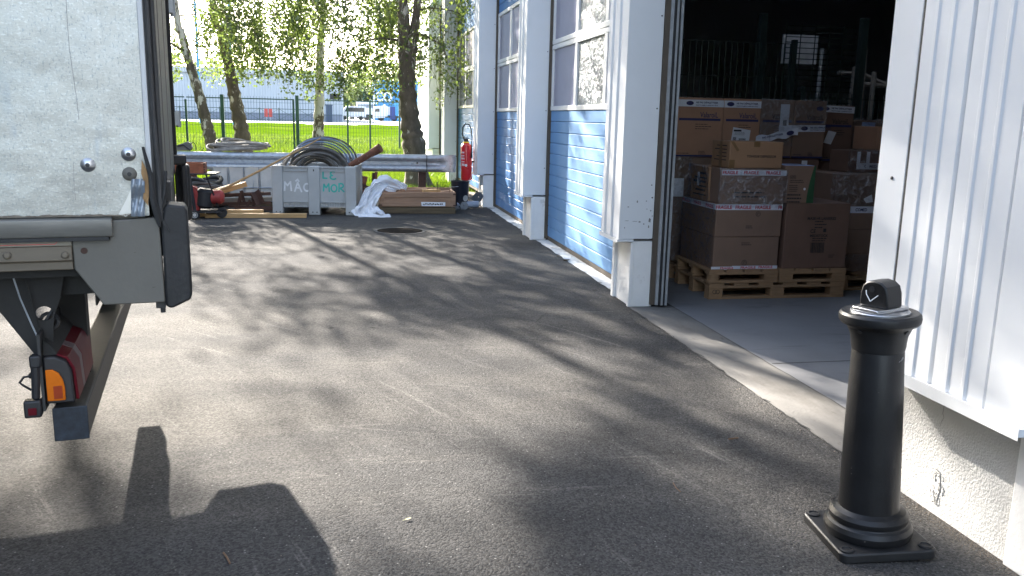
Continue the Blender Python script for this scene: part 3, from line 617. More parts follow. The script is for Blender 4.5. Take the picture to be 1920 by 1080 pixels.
# ---- cartons
def carton(label, x0, x1, y0, d, z0, z1, m, tape=False, group='cardboard cartons in the hall', name='carton', flaps=True, cat='carton'):
    h = z1-z0; L = x1-x0
    o = obj(name, MB().box(-L/2, L/2, 0, d, 0, h), m, None, loc=((x0+x1)/2, y0, z0), bevel=0.006)
    tag(o, label, cat, group)
    o['_'] = 0; del o['_']
    if tape: obj('packing_tape', MB().box(-0.028, 0.028, -0.0012, d*0.9, h+0.0003, h+0.0015).box(-0.028, 0.028, -0.0014, -0.0004, h*0.8, h+0.001), MATS['packing_tape'], o)
    o.update_tag(); return o, L, h, d
mat('packing_tape', (0.20, 0.115, 0.05), 0.3, var=0.1)
XD, ZD = (1, 0, 0), (0, 0, 1)
def ftext(par, L, h, s, u, v, th, width=None, m=ink, bold=0.02, name='printed_text', y=-0.0016, slant=0, flip=False):
    mb = MB().text(s, (-L/2+u*L, y, v*h), (-1, 0, 0) if flip else XD, (0, 0, -1) if flip else ZD, th, width, bold, slant=slant)
    return obj(name, mb, m, par, smooth=False)
def frect(mb, L, h, u0, u1, v0, v1, y=-0.0015): return mb.add([(-L/2+u0*L, y, v0*h), (-L/2+u1*L, y, v0*h), (-L/2+u1*L, y, v1*h), (-L/2+u0*L, y, v1*h)], [(0,1,2,3)])
def smallprint(par, L, h, u, v, wd, n, th=0.006, gap=0.016, m=ink, y=-0.0016):
    mb = MB(); r = random.Random(int(u*1000+v*777))
    for i in range(n):
        x = u
        end = u+wd*r.uniform(.6, 1)
        while x < end:
            k = wd*r.uniform(.06, .2); frect(mb, L, h, x, min(end, x+k), v-i*gap/h, v-i*gap/h+th/h, y); x += k+wd*0.03
    return obj('small_print', mb, m, par, smooth=False)
def barcode(par, L, h, u0, u1, v0, v1, m=ink, y=-0.0016, name='barcode'):
    mb = MB(); x = u0; r = random.Random(3)
    while x < u1:
        k = (u1-u0)*r.choice((.015, .03, .045)); frect(mb, L, h, x, min(u1, x+k), v0, v1, y); x += k+(u1-u0)*r.choice((.015, .03))
    return obj(name, mb, m, par, smooth=False)
# front pile, left: two fragile cartons, one above the other
zA = 0.146+0.118+0.001
b1, L, h, d = carton('wide brown carton at the bottom of the stretch wrapped fragile stack', 3.055, 3.655, 6.74, 0.74, zA, 0.545, card[1])
obj('spiral_emblem', MB().tube(arc((-0.01, -0.002, 0.055), 0.022, 0, 2*PI, 20), 0.002, 5).tube(arc((-0.01, -0.002, 0.055), 0.010, 0, 5, 12), 0.002, 5), ink, b1)
smallprint(b1, L, h, 0.42, 0.80, 0.16, 2)
ftext(b1, L, h, 'FRAGILE', 0.22, 0.035, 0.018, 0.12, red_ink, 0.03, y=-0.0034); ftext(b1, L, h, 'FRAGILE', 0.55, 0.045, 0.022, 0.14, red_ink, 0.03, y=-0.0034); ftext(b1, L, h, 'FRAGILE', 0.82, 0.055, 0.022, 0.13, red_ink, 0.03, y=-0.0034)
obj('fragile_tape', frect(frect(MB(), L, h, -0.02, 0.30, -0.02, 0.08, -0.0026), L, h, 0.30, 1.005, 0.0, 0.10, -0.0027), tapew, b1, smooth=False)
b2, L, h, d = carton('brown carton banded with red and white fragile tape, second in its stack', 3.055, 3.66, 6.735, 0.745, 0.546, 0.828, card[1])
mb = MB().box(-L/2-0.002, L/2+0.002, -0.003, -0.001, h-0.052, h-0.004).box(-L/2-0.003, -L/2-0.001, -0.003, d, h-0.052, h-0.004)
obj('fragile_tape', mb, tapew, b2)
for u in (0.11, 0.40, 0.70): ftext(b2, L, h, 'FRAGILE', u, 1-0.028/h, 0.031, 0.145, red_ink, 0.035, y=-0.0042)
ftext(b2, L, h, 'FR', 0.965, 1-0.028/h, 0.031, 0.04, red_ink, 0.035, y=-0.0042)
for k in range(3): obj('printed_text', MB().text('FRAGILE', (-L/2-0.0042, 0.14+0.26*k, h-0.028), (0, -1, 0), ZD, 0.03, 0.16, 0.03), red_ink, b2, smooth=False)
obj('spiral_emblem', MB().tube(arc((0.08, -0.002, h-0.085), 0.020, 0, 2*PI, 20), 0.002, 5).tube(arc((0.08, -0.002, h-0.085), 0.009, 0, 5, 12), 0.002, 5), ink, b2)
smallprint(b2, L, h, 0.46, 0.32, 0.14, 2)
b3, L, h, d = carton('grey brown carton under shiny stretch wrap with fragile tape along its top', 3.07, 3.665, 6.73, 0.2, 0.830, 1.125, card[1])
obj('fragile_tape', MB().box(-L/2+0.01, L/2+0.002, -0.003, -0.001, h-0.055, h-0.010), tapew, b3)
for u in (0.14, 0.46, 0.80): ftext(b3, L, h, 'FRAGILE', u, 1-0.032/h, 0.029, 0.135, red_ink, 0.035, y=-0.0042)
smallprint(b3, L, h, 0.22, 0.30, 0.65, 2, 0.012, 0.035)
def crumple(x0, x1, y, z0, z1, amp, seed, nu=26, nv=18, bulge=0.0):
    r = random.Random(seed); ph = [(r.uniform(4, 30), r.uniform(4, 30), r.uniform(0, 6)) for _ in range(7)]
    def fn(u, v):
        x, z = x0+(x1-x0)*u, z0+(z1-z0)*v
        k = sum(math.sin(a*u+b*v+c) for a, b, c in ph)/7
        return (x, y-abs(k)*amp-bulge*math.sin(PI*u)*math.sin(PI*v), z)
    return MB().grid(fn, nu, nv)
obj('stretch_wrap', crumple(-L/2-0.02, L/2+0.01, -0.012, -0.03, h+0.004, 0.03, 5), wrap, b3, angle=80)
b2w = crumple(-0.745, 0.0, 0, -0.27, 0.28, 0.02, 8)
obj('stretch_wrap', MB().add([(-0.305-0.006+y, -x-0.0, z) for x, y, z in b2w.v], b2w.f), wrap, b2, angle=80)
b4, L, h, d = carton('orange brown carton printed on its side, behind the film wrapped carton', 3.062, 3.45, 6.945, 0.39, 0.830, 1.125, card[2])
for k in range(6): obj('small_print', MB().box(-L/2-0.0016, -L/2-0.0004, 0.05+0.02*(k % 2), 0.33-0.05*(k % 3), 0.04+k*0.037, 0.052+k*0.037+0.006*(k % 2)), ink, b4)
obj('paper_label', MB().box(-L/2-0.003, -L/2-0.002, 0.20, 0.245, 0.12, 0.24), labelm, b4)
cw = crumple(-0.44, 0.03, 0, -0.03, 0.31, 0.05, 6)
obj('stretch_wrap', MB().add([(-L/2-0.012+y, -x-0.02, z) for x, y, z in cw.v], cw.f), wrap, b4, angle=80)
b5, L, h, d = carton('long tongue depressor carton lying on top of the fragile stack', 3.15, 3.635, 6.76, 0.36, 1.128, 1.352, card[2], tape=True)
ftext(b5, L, h, 'TONGUE DEPRESSOR', 0.60, 0.45, 0.021, 0.27, ink, 0.03)
for k in range(5): obj('small_print', MB().box(-L/2-0.0015, -L/2-0.0003, 0.06, 0.30-0.04*(k % 3), 0.06+0.03*k, 0.068+0.03*k), ink, b5)
obj('packing_tape', MB().box(-L/2-0.0018, -L/2-0.0004, 0.15, 0.20, 0.0, h).box(-L/2, -L/2+0.05, -0.0016, -0.0004, 0.0, 0.07), MATS['packing_tape'], b5)
tp = MB().add([(-L/2, -0.0018, h), (-L/2+0.03, -0.0018, h), (-L/2+0.085, -0.0018, h-0.075), (-L/2+0.065, -0.0018, h-0.085)], [(0,3,2,1)])
obj('packing_tape', tp, MATS['packing_tape'], b5, smooth=False)
# mask carton and the handled box on it
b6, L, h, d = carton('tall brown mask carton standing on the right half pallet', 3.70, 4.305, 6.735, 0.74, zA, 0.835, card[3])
ftext(b6, L, h, 'MASK+R LANIERES', 0.56, 0.77, 0.026, 0.27, ink, 0.03); ftext(b6, L, h, 'CE', 0.44, 0.575, 0.034, 0.05, ink, 0.02)
ftext(b6, L, h, 'MEDISTOCK', 0.54, 0.505, 0.024, 0.17, ink, 0.03)
smallprint(b6, L, h, 0.46, 0.715, 0.2, 3, 0.009, 0.026); smallprint(b6, L, h, 0.44, 0.455, 0.24, 2, 0.008, 0.02); smallprint(b6, L, h, 0.72, 0.20, 0.12, 3, 0.004, 0.010)
barcode(b6, L, h, 0.42, 0.64, 0.24, 0.40)
frect(mb := MB(), L, h, 0.60, 0.645, 0.56, 0.615); obj('printed_emblem', mb, ink, b6, smooth=False)
b7, L, h, d = carton('small product box with pale blue top, carry slot and green curve', 3.665, 3.945, 6.745, 0.30, 0.837, 1.155, card[1])
obj('top_print', MB().box(-L/2+0.015, L/2-0.008, 0.012, d-0.012, h+0.0005, h+0.002), lightblue, b7)
obj('carry_slot', MB().box(-0.07, 0.10, 0.12, 0.17, h+0.0022, h+0.004), blackp, b7)
ftext(b7, L, h, 'GDS2', 0.26, 0.70, 0.026, 0.055, ink, 0.02); smallprint(b7, L, h, 0.18, 0.60, 0.5, 2); smallprint(b7, L, h, 0.16, 0.46, 0.3, 4); smallprint(b7, L, h, 0.12, 0.2, 0.5, 3, 0.012, 0.03)
cv = [(L/2, -0.0016, 0.0), (L/2, -0.0016, h)]+[(L/2-0.015-0.05*math.sin(PI*0.5*(i/8)), -0.0016, h*(1-i/8)) for i in range(9)]
obj('green_print', MB().add(cv, [tuple(range(len(cv)))[::-1]]), greenp, b7, smooth=False)
obj('round_sticker', MB().lathe([(0.011, 0), (0.011, 0.001)], 16, TR((0.05, -0.0006, 0.12), (PI/2, 0, 0))), labelm, b7)
# rear row with the printed brand boxes, on lower cartons
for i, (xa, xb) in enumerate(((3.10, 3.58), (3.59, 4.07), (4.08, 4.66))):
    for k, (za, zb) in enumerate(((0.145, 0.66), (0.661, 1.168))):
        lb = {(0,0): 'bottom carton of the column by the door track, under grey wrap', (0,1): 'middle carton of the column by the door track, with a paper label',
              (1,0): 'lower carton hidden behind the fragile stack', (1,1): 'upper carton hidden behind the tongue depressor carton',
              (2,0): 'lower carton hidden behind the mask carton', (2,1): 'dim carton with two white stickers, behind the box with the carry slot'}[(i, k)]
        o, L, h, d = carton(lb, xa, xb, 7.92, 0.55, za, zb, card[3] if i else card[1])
        if i == 0:
            obj('stretch_wrap', crumple(-L/2-0.01, -L/2+0.2, -0.012, 0, h, 0.02, 20+k), wrap, o, angle=80)
            if k: obj('paper_label', MB().box(-L/2+0.01, -L/2+0.13, -0.0045, -0.003, 0.12, 0.30), labelm, o)
        if (i, k) == (2, 1): obj('paper_label', MB().box(0.0, 0.08, -0.003, -0.001, h-0.10, h-0.06).box(0.1, 0.16, -0.003, -0.001, h-0.09, h-0.02), labelm, o)
def brandbox(label, xa, xb, za, zb, m, text_u, faded=False, y=7.90, oval=True):
    o, L, h, d = carton(label, xa, xb, y, 0.55, za, zb, m)
    ftext(o, L, h, 'ValaroiL', text_u, 0.715, 0.052, 0.185, inkblue if not faded else ink, 0.015)
    obj('colour_band', frect(MB(), L, h, 0.07, 0.95, 0.615, 0.655), inkblue, o, smooth=False)
    smallprint(o, L, h, 0.42, 0.55, 0.34, 3, 0.006, 0.022); smallprint(o, L, h, 0.06, 0.055, 0.4, 1); smallprint(o, L, h, 0.52, 0.09, 0.2, 3, 0.006, 0.013)
    obj('colour_band', frect(MB(), L, h, 0.01, 0.99, 0.004, 0.035), inkblue, o, smooth=False)
    return o, L, h
def paltape(o, L, h, tapes):
    for (u0, u1, v, rot, txts) in tapes:
        c = Vector((-L/2+(u0+u1)/2*L, -0.0035, v*h)); wd = (u1-u0)*L; ca, sa = math.cos(rot), math.sin(rot)
        X, Z = Vector((ca, 0, sa)), Vector((-sa, 0, ca)); hh = 0.033
        q = [c-X*wd/2-Z*hh, c+X*wd/2-Z*hh, c+X*wd/2+Z*hh, c-X*wd/2+Z*hh]
        obj('printed_tape', MB().add(q, [(0,1,2,3)]), tapew, o, smooth=False)
        for tu in txts:
            p = c+X*(tu*wd-wd/2)+Vector((0, -0.001, 0))
            obj('tape_text', MB().text('NE PAS DÉPALETTISER', p+Z*0.010, X, Z, 0.021, 0.225, 0.03), inkblue, o, smooth=False)
            obj('tape_text', MB().text('PALETTE FILMÉE À LAISSER EN L\u2019ÉTAT', p-Z*0.016, X, Z, 0.014, 0.225, 0.02), inkblue, o, smooth=False)
            e = p-X*0.175; ring = [e+X*(0.038*math.cos(2*PI*i/20))+Z*(0.021*math.sin(2*PI*i/20)) for i in range(20)]
            obj('oval_emblem', MB().add(ring, [tuple(range(20))]), inkblue, o, smooth=False)
o, L, h = brandbox('left brand carton in the rear row with white printed tape along its top', 3.10, 3.585, 1.170, 1.735, card[0], 0.70)
paltape(o, L, h, [(0.0, 1.0, 0.905, 0, [0.64])])
o, L, h = brandbox('brand carton with a tilted white address label, second in the rear row', 3.59, 3.975, 1.170, 1.735, card[0], 0.66)
paltape(o, L, h, [(0.0, 1.0, 0.905, 0, [0.62])])
lm = MB(); a = -0.10
for (x, z) in ((0.28, 0.52), (0.76, 0.47), (0.73, 0.235), (0.24, 0.28)): lm.v.append((-L/2+x*L, -0.003, z*h))
lm.f.append((0, 3, 2, 1)); obj('paper_label', lm, labelm, o, smooth=False)
barcode(o, L, h, 0.29, 0.38, 0.29, 0.35, y=-0.004); barcode(o, L, h, 0.45, 0.64, 0.28, 0.33, y=-0.004); obj('label_block', frect(MB(), L, h, 0.30, 0.51, 0.445, 0.475, -0.004), ink, o, smooth=False)
smallprint(o, L, h, 0.33, 0.43, 0.3, 3, 0.003, 0.012, y=-0.004)
o, L, h = brandbox('film covered carton with an upright white label, third in the rear row', 3.98, 4.33, 1.170, 1.735, card[1], 0.6, True)
obj('paper_label', MB().box(0.03, 0.125, -0.0032, -0.001, h-0.26, h-0.04), labelm, o); barcode(o, L, h, 0.68, 0.80, 0.56, 0.66, y=-0.0042)
obj('stretch_wrap', crumple(-L/2-0.01, L/2, -0.012, 0.12, h+0.01, 0.03, 31), wrap, o, angle=80)
o, L, h = brandbox('brand carton with an oval mark, right end of the wrapped rear row', 4.335, 4.68, 1.170, 1.735, card[1], 0.66, True)
ring = [Vector((0.10+0.038*math.cos(2*PI*i/20), -0.002, h-0.075+0.021*math.sin(2*PI*i/20))) for i in range(20)]
obj('oval_emblem', MB().add(ring, [tuple(range(20))[::1]]), inkblue, o, smooth=False)
paltape(o, L, h, [(-0.45, 1.0, 0.52, 0.02, [0.9])])
obj('stretch_wrap', crumple(-L/2, L/2, -0.012, h*0.5, h+0.01, 0.03, 32), wrap, o, angle=80)
strip = thing('loose_tape_strip', 'crumpled strip of printed white tape slanting across the wrapped cartons', 'tape', (4.10, 7.872, 1.29))
n = 14; P = [(-0.17+0.44*i/n, 0.012*math.sin(i*1.7), 0.055+0.085*(i/n)+0.010*math.sin(i*1.1)) for i in range(n+1)]
obj('tape_band', MB().add([(x, y, z-0.036) for x, y, z in P]+[(x, y-0.002, z+0.032) for x, y, z in P], [(i, i+1, n+2+i, n+1+i) for i in range(n)]), tapew, strip, angle=70)
X = Vector((0.44, 0, 0.085)).normalized(); Z = Vector((-X.z, 0, X.x))
obj('tape_text', MB().text('PAS DÉPALETTISER', Vector((0.0, -0.016, 0.098)), X, Z, 0.023, 0.22, 0.03), inkblue, strip, smooth=False)
ring = [Vector((0.185, -0.016, 0.128))+X*(0.04*math.cos(2*PI*i/20))+Z*(0.022*math.sin(2*PI*i/20)) for i in range(20)]
obj('oval_emblem', MB().add(ring, [tuple(range(20))]), inkblue, strip, smooth=False)
# dark cartons further right
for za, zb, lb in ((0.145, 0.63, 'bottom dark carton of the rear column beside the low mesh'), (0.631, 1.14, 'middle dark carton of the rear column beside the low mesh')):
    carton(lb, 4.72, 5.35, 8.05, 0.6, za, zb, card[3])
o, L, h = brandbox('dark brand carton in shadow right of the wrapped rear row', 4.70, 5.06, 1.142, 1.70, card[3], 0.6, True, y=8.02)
paltape(o, L, h, [(-0.05, 1.0, 0.93, -0.03, [0.62])])
lm = MB().add([(-0.09, -0.003, h*0.55), (0.0, -0.003, h*0.52), (-0.05, -0.003, h*0.30), (-0.135, -0.003, h*0.33)], [(0,3,2,1)]); obj('paper_label', lm, labelm, o, smooth=False)
obj('paper_label', MB().box(-L/2-0.02, -L/2+0.03, -0.0032, -0.001, h*0.46, h*0.64), labelm, o)
for k, (za, zb, lb) in enumerate(((0.145, 0.31, 'lowest of the three cartons stacked at the right pallet'), (0.311, 0.545, 'middle of the three cartons stacked at the right pallet'), (0.546, 0.775, 'taped upper carton of the three at the right pallet'))):
    o, L, h, d = carton(lb, 4.60, 5.30, 7.2, 0.5, za, zb, card[1])
    if k == 2:
        obj('printed_tape', MB().box(-L/2, L/2, -0.003, -0.001, h-0.075, h-0.012), tapew, o)
        ftext(o, L, h, 'COMED', 0.16, 1-0.044/h, 0.03, 0.12, inkblue, 0.03, y=-0.0042)
    if k == 0: obj('stretch_wrap', crumple(-L/2-0.02, L/2, -0.012, 0, h, 0.02, 41), wrap, o, angle=80)
o, L, h, d = carton('big film covered carton bulging over the right hand column', 4.42, 5.30, 7.2, 0.6, 0.778, 1.06, card[1])
obj('stretch_wrap', crumple(-L/2-0.05, L/2, -0.014, -0.01, h+0.02, 0.04, 44, bulge=0.02), wrap, o, angle=80)
obj('paper_label', MB().box(0.02, 0.07, -0.036, -0.0345, h-0.10, h-0.005), lightblue, o); obj('paper_label', MB().add([(-0.13, -0.04, 0.02), (-0.06, -0.04, 0.03), (-0.08, -0.04, 0.10), (-0.16, -0.04, 0.06)], [(0,1,2,3)]), labelm, o, smooth=False)
o, L, h, d = carton('dark wrapped bundle with white bands on the big film covered carton', 4.70, 5.45, 7.45, 0.35, 1.0625, 1.27, card[3])
obj('printed_tape', MB().box(-L/2+0.08, L/2, -0.004, -0.002, 0.03, 0.09), tapew, o); ftext(o, L, h, 'COMED', 0.30, 0.29, 0.03, 0.13, inkblue, 0.03, y=-0.0052)
for x in (-0.30, -0.20, 0.02): obj('white_band', MB().box(x, x+0.035, -0.0055, -0.0035, 0.03, h-0.01), tapew, o)
obj('stretch_wrap', crumple(-L/2-0.03, L/2, -0.014, 0, h+0.02, 0.035, 45), wrap, o, angle=80)
carton('plain orange brown carton at the far right by the door jamb', 5.00, 5.55, 7.5, 0.4, 1.2725, 1.50, card[0])
o, L, h, d = carton('carton wrapped in clear film, topmost at the right door jamb', 5.02, 5.50, 8.1, 0.4, 1.142, 1.56, card[1])
obj('stretch_wrap', crumple(-L/2-0.05, L/2, -0.02, 0.0, h+0.02, 0.05, 46), wrap, o, angle=80)
obj('paper_label', MB().box(-0.05, 0.1, -0.004, -0.002, h-0.15, h-0.02), lightblue, o)
# ================================================================== TRUCK (rear end, backed towards the building)
TA = rad(9.5); TO = Vector((-0.63, 2.8, 0)); TU = Vector((math.cos(TA), math.sin(TA), 0)); TV = Vector((-math.sin(TA), math.cos(TA), 0))
def T(px, py, v=0.0):
    d = ray(px, py); t = (TO+TV*v-CP).dot(TV)/d.dot(TV); p = CP+d*t-TO; return (p.dot(TU), p.z)
tk = thing('lorry', 'box lorry with battered silver side panel and black dock buffers, rear end only', 'lorry', TO, TA)
TW = 2.37
L0 = -7.0
pr = 0.018
m = MB().box(L0, 0.018, 0.0, 0.03, 1.178, 3.7)
sp = obj('side_panel', m, alu, tk, smooth=False)
body = MB().box(L0, 0.0, 0.031, TW, 1.12, 1.20).box(L0, 0.02, TW-0.03, TW, 1.201, 3.7).box(L0, 0.05, 0.0, TW, 3.702, 3.8).box(L0, L0+0.05, 0.031, TW-0.031, 1.201, 3.7)
obj('cargo_box', body, greyplate, tk)
for px, py, mm_ in ((165,309,silver),(241,289,silver),(243,326,greyplate)):
    u, z = T(px, py); M = TR((u, 0, z), (PI/2, 0, 0))
    b = MB().lathe([(0.021, 0), (0.021, 0.004), (0.016, 0.010), (0.007, 0.013), (0, 0.0135)], 20, M)
    obj('rivet_head', b, mm_, sp)
    obj('rivet_socket', MB().lathe([(0.0065, 0.0134), (0.0065, 0.0142), (0.0, 0.0143)], 10, M), darksteel, sp)
# scratch lines and the scraped, torn lower corner
scr = mat('faint_scratch', (0.26, 0.26, 0.26), 0.6, var=0.3, scale=40)
def on_panel(pts, r=0.0012, off=0.0): return MB().tube([(T(*p)[0], -off, T(*p)[1]) for p in pts], r, 4)
obj('scratch', on_panel([(124,0),(126,40),(130,90),(137,140),(143,180),(148,225)], 0.0011), scr, sp)
obj('scratch', on_panel([(138,305),(139,345),(142,375)], 0.0009), scr, sp)
for a, b in (((110,297),(127,297)),((84,17),(99,18)),((102,28),(106,34)),((60,350),(110,362)),((226,300),(236,330)),((40,73),(60,74))): obj('scratch', on_panel([a, b], 0.0007), scr, sp)
u = lambda p: (T(*p)[0], T(*p)[1])
tear = [u((222,402)),(u((238,372))),(u((246,352))),(u((250,398))),(u((236,406)))]
obj('bare_metal_patch', MB().add([(x, -0.0012, z) for x, z in tear], [tuple(range(len(tear)))]), silver, sp, smooth=False)
fold = [u((246,350)), u((254,330)), u((266,322)), u((270,345)), u((272,395)), u((262,405)), u((250,400))]
obj('bent_edge', MB().grid(lambda a, b: (T(246+26*a, 335+70*b)[0], -0.004-0.010*abs(math.sin(a*7+b*3))-0.006*math.sin(b*9), T(246+26*a, 335+70*b)[1]), 10, 10), mat('bluish_bent_steel', (0.27, 0.31, 0.36), 0.4, metal=0.5, var=0.3, scale=20), sp, angle=80)
dirtm = mat('black_road_film', (0.15, 0.125, 0.10), 0.7, var=0.4, scale=30)
n = 90; lo = [(-0.62+i*0.0067, -0.0012, 1.1785) for i in range(n)]; hi = [(p[0], -0.0012, 1.1785+0.004+0.0012*math.sin(i*0.37)+0.003*random.random()) for i, p in enumerate(lo)]
obj('road_film', MB().add(lo+hi, [(i, i+1, n+i+1, n+i) for i in range(n-1)]), dirtm, sp, smooth=False)
# pale edge strip, corner post and rear frame
obj('edge_trim', MB().box(0.0185, 0.034, -0.006, 0.05, 1.31, 3.7), trimpale, tk, bevel=0.002)
m = MB().box(0.0345, 0.040, 0.0, 0.06, 1.17, 3.7); m.box(0.040, 0.052, 0.012, 0.10, 1.20, 3.7)
m.tube([(0.058, 0.02, 1.19), (0.056, 0.02, 2.4), (0.056, 0.02, 3.7)], 0.009, 8)
m.tube([(0.050, -0.004, 1.16), (0.052, -0.006, 1.30), (0.046, -0.004, 1.50), (0.044, 0, 3.7)], 0.007, 8)
obj('corner_post', m, darksteel, tk)
obj('door_frame', MB().box(0.018, 0.05, 0.101, TW, 1.15, 3.7).box(0.05, 0.058, 0.16, 0.50, 1.22, 3.6).box(0.05, 0.058, 0.56, 1.15, 1.22, 3.6).box(0.05, 0.058, 1.21, 1.8, 1.22, 3.6), mat('grey_brown_rear_door', (0.085, 0.078, 0.072), 0.55, var=0.3, scale=6, stretch=(2, 2, 0.3)), tk, bevel=0.004)
rf = obj('rear_frame', MB().box(0.05, 0.066, TW-0.14, TW+0.01, 1.26, 3.7), chassis_m, tk, bevel=0.003)
for z in (1.42, 2.02, 2.85): obj('hinge', MB().box(0.066, 0.085, TW-0.10, TW, z, z+0.075).lathe([(0.014, 0), (0.014, 0.09)], 10, TR((0.082, TW, z-0.01))), track, rf)
splint = obj('broken_plywood', MB().prism([u((266,300)), u((275,318)), u((281,345)), u((278,385)), u((268,372)), u((272,345)), u((265,325))], (-0.012, -0.003)), woodpanel, tk)
obj('torn_seal', MB().tube([(T(*p)[0], -0.012, T(*p)[1]) for p in ((268,275),(283,330),(286,370),(296,405),(300,425))], [0.004, 0.008, 0.010, 0.012, 0.004], 6), rubber, tk)
obj('torn_seal', MB().tube([(T(*p)[0], -0.005, T(*p)[1]) for p in ((312,320),(309,360),(301,398))], [0.003, 0.006, 0.003], 6), rubber, tk)
# bottom rails
def rail(z0, z1, u1, v0, v1, name, m_, **k): return obj(name, MB().box(L0, u1, v0, v1, z0, z1), m_, tk, **k)
obj('lip_rail', MB().prism([(-0.028, 1.172), (0.03, 1.177), (0.03, 1.110), (-0.018, 1.118), (-0.030, 1.140)], (L0, -0.088), 'x'), mat('scuffed_alu_lip', (0.19, 0.185, 0.17), 0.45, metal=0.3, var=0.25, scale=8, stretch=(0.3, 1, 3)), tk, bevel=0.003)
obj('rubber_strip', MB().box(L0, -0.10, -0.022, 0.03, 1.106, 1.1175), rubber, tk)
sr = obj('side_rail', MB().prism([(-0.010, 1.090), (0.03, 1.090), (0.03, 1.016), (0.0, 1.016), (0.0, 1.043), (-0.012, 1.046)], (L0, -0.205), 'x'), beigerail, tk, bevel=0.003)
for px, py in ((15,478),(123,477)):
    a, z = T(px, py); obj('bolt_head', MB().lathe([(0.011, 0), (0.011, 0.006), (0.007, 0.010), (0, 0.0105)], 14, TR((a, -0.011, z), (PI/2, 0, 0))), beigerail, sr)
pl = obj('upper_rail', MB().box(L0, -0.205, -0.006, 0.03, 1.0915, 1.1055), mat('cream_strip', (0.24, 0.215, 0.17), 0.6, var=0.15, scale=9), tk)
obj('red_border_line', MB().tube([(L0, -0.0065, 1.097), (-0.25, -0.0065, 1.097), (-0.243, -0.0065, 1.104)], 0.0012, 4), redflat, pl)
# grey corner plate
cp = obj('corner_plate', MB().prism([(-0.204, 1.108), (-0.10, 1.105), (-0.088, 1.165), (0.044, 1.172), (0.0497, 0.900), (-0.129, 0.900), (-0.203, 1.018)], (-0.002, 0.05)), greyplate, tk, bevel=0.004)
obj('corner_plate', MB().prism([(-0.25, 1.108), (-0.10, 1.105), (-0.088, 1.165), (0.036, 1.172), (0.046, 0.900), (-0.129, 0.900), (-0.24, 1.018)], (TW-0.05, TW+0.002)), greyplate, tk, bevel=0.004)
obj('cross_member', MB().box(-0.02, 0.048, 0.126, TW-0.17, 1.03, 1.148), chassis_m, tk, bevel=0.004)
a, z = T(158, 470); obj('rust_spot', MB().lathe([(0.010, 0), (0.009, 0.0015), (0, 0.002)], 14, TR((a, -0.002, z), (PI/2, 0, 0))), rust_dark, cp)
# rubber dock buffers, near and far, with the steel that holds them
def buffer(v0, v1):
    b = obj('dock_buffer', MB().prism([(0.050, 1.150), (0.062, 1.205), (0.075, 1.212), (0.122, 1.206), (0.129, 1.190), (0.131, 0.925), (0.126, 0.905), (0.068, 0.878), (0.050, 0.886)], (v0, v1)), rubber, tk, bevel=0.008)
    obj('buffer_bolt', MB().box(0.020, 0.049, v0+0.02, v1-0.02, 0.878, 0.899).lathe([(0.008, 0), (0.008, 0.02)], 8, TR((0.04, v0+0.03, 0.862))), darksteel, b)
    return b
buffer(-0.004, 0.125); buffer(TW-0.16, TW-0.02)
obj('buffer_bracket', MB().box(0.03, 0.08, 0.16, 0.24, 1.18, 1.27).prism([(0.06, 1.31), (0.066, 1.31), (0.072, 1.20), (0.052, 1.20)], (0.126, 0.132)), darksteel, tk, bevel=0.004)
obj('rubber_flap', MB().prism([(0.05, 1.215), (0.056, 1.15), (0.075, 1.125), (0.058, 1.165)], (-0.012, -0.0045)), rubber, tk)
# far side lock gear seen past the rear frame
obj('far_bracket', MB().box(0.04, 0.115, TW-0.30, TW-0.17, 1.215, 1.265).box(0.085, 0.115, TW-0.30, TW-0.17, 0.98, 1.214), rubber, tk, bevel=0.01)
# chassis
obj('chassis_rail', MB().box(L0, -0.02, 0.20, 0.32, 0.90, 1.115).box(L0, -0.02, TW-0.32, TW-0.20, 0.90, 1.115).box(-0.30, -0.05, 0.321, TW-0.321, 0.92, 1.10).box(L0, -0.06, 0.06, 0.199, 0.985, 1.10), chassis_m, tk)
tri = [T(0,585,.15), T(-60,480,.15), T(130,540,.15), T(92,560,.15), T(92,672,.15), T(70,668,.15)]
ang = [2*PI*i/20 for i in range(20)]
hx, hz = T(83, 588, .15)
# bracket plate with a round hole: outer ring stitched to the hole
outer = [(-0.62, 0.99), (-0.443, 0.863), (-0.352, 0.709), (-0.308, 0.703), (-0.292, 0.84), (-0.27, 0.90), (-0.25, 0.99)]
hole = [(hx+0.026*math.cos(a), hz+0.024*math.sin(a)) for a in ang]
def plate_with_hole(outer, hole, y0, y1):
    import bmesh
    bm = bmesh.new(); ov = [bm.verts.new((x, y0, z)) for x, z in outer]; hv = [bm.verts.new((x, y0, z)) for x, z in hole]
    es = [bm.edges.new((ov[i], ov[(i+1) % len(ov)])) for i in range(len(ov))]+[bm.edges.new((hv[i], hv[(i+1) % len(hv)])) for i in range(len(hv))]
    bmesh.ops.triangle_fill(bm, use_beauty=True, edges=es); r = bmesh.ops.extrude_face_region(bm, geom=list(bm.faces))
    for e in r['geom']:
        if isinstance(e, bmesh.types.BMVert): e.co.y = y1
    bmesh.ops.recalc_face_normals(bm, faces=list(bm.faces)); mb = MB(); bm.verts.index_update()
    mb.add([tuple(v.co) for v in bm.verts], [tuple(v.index for v in f.verts) for f in bm.faces]); bm.free(); return mb
br = obj('bar_bracket', plate_with_hole(outer, hole, 0.15, 0.160), chassis_m, tk, smooth=False)
obj('bar_bracket', plate_with_hole(outer, hole, TW-0.45, TW-0.44), chassis_m, tk, smooth=False)
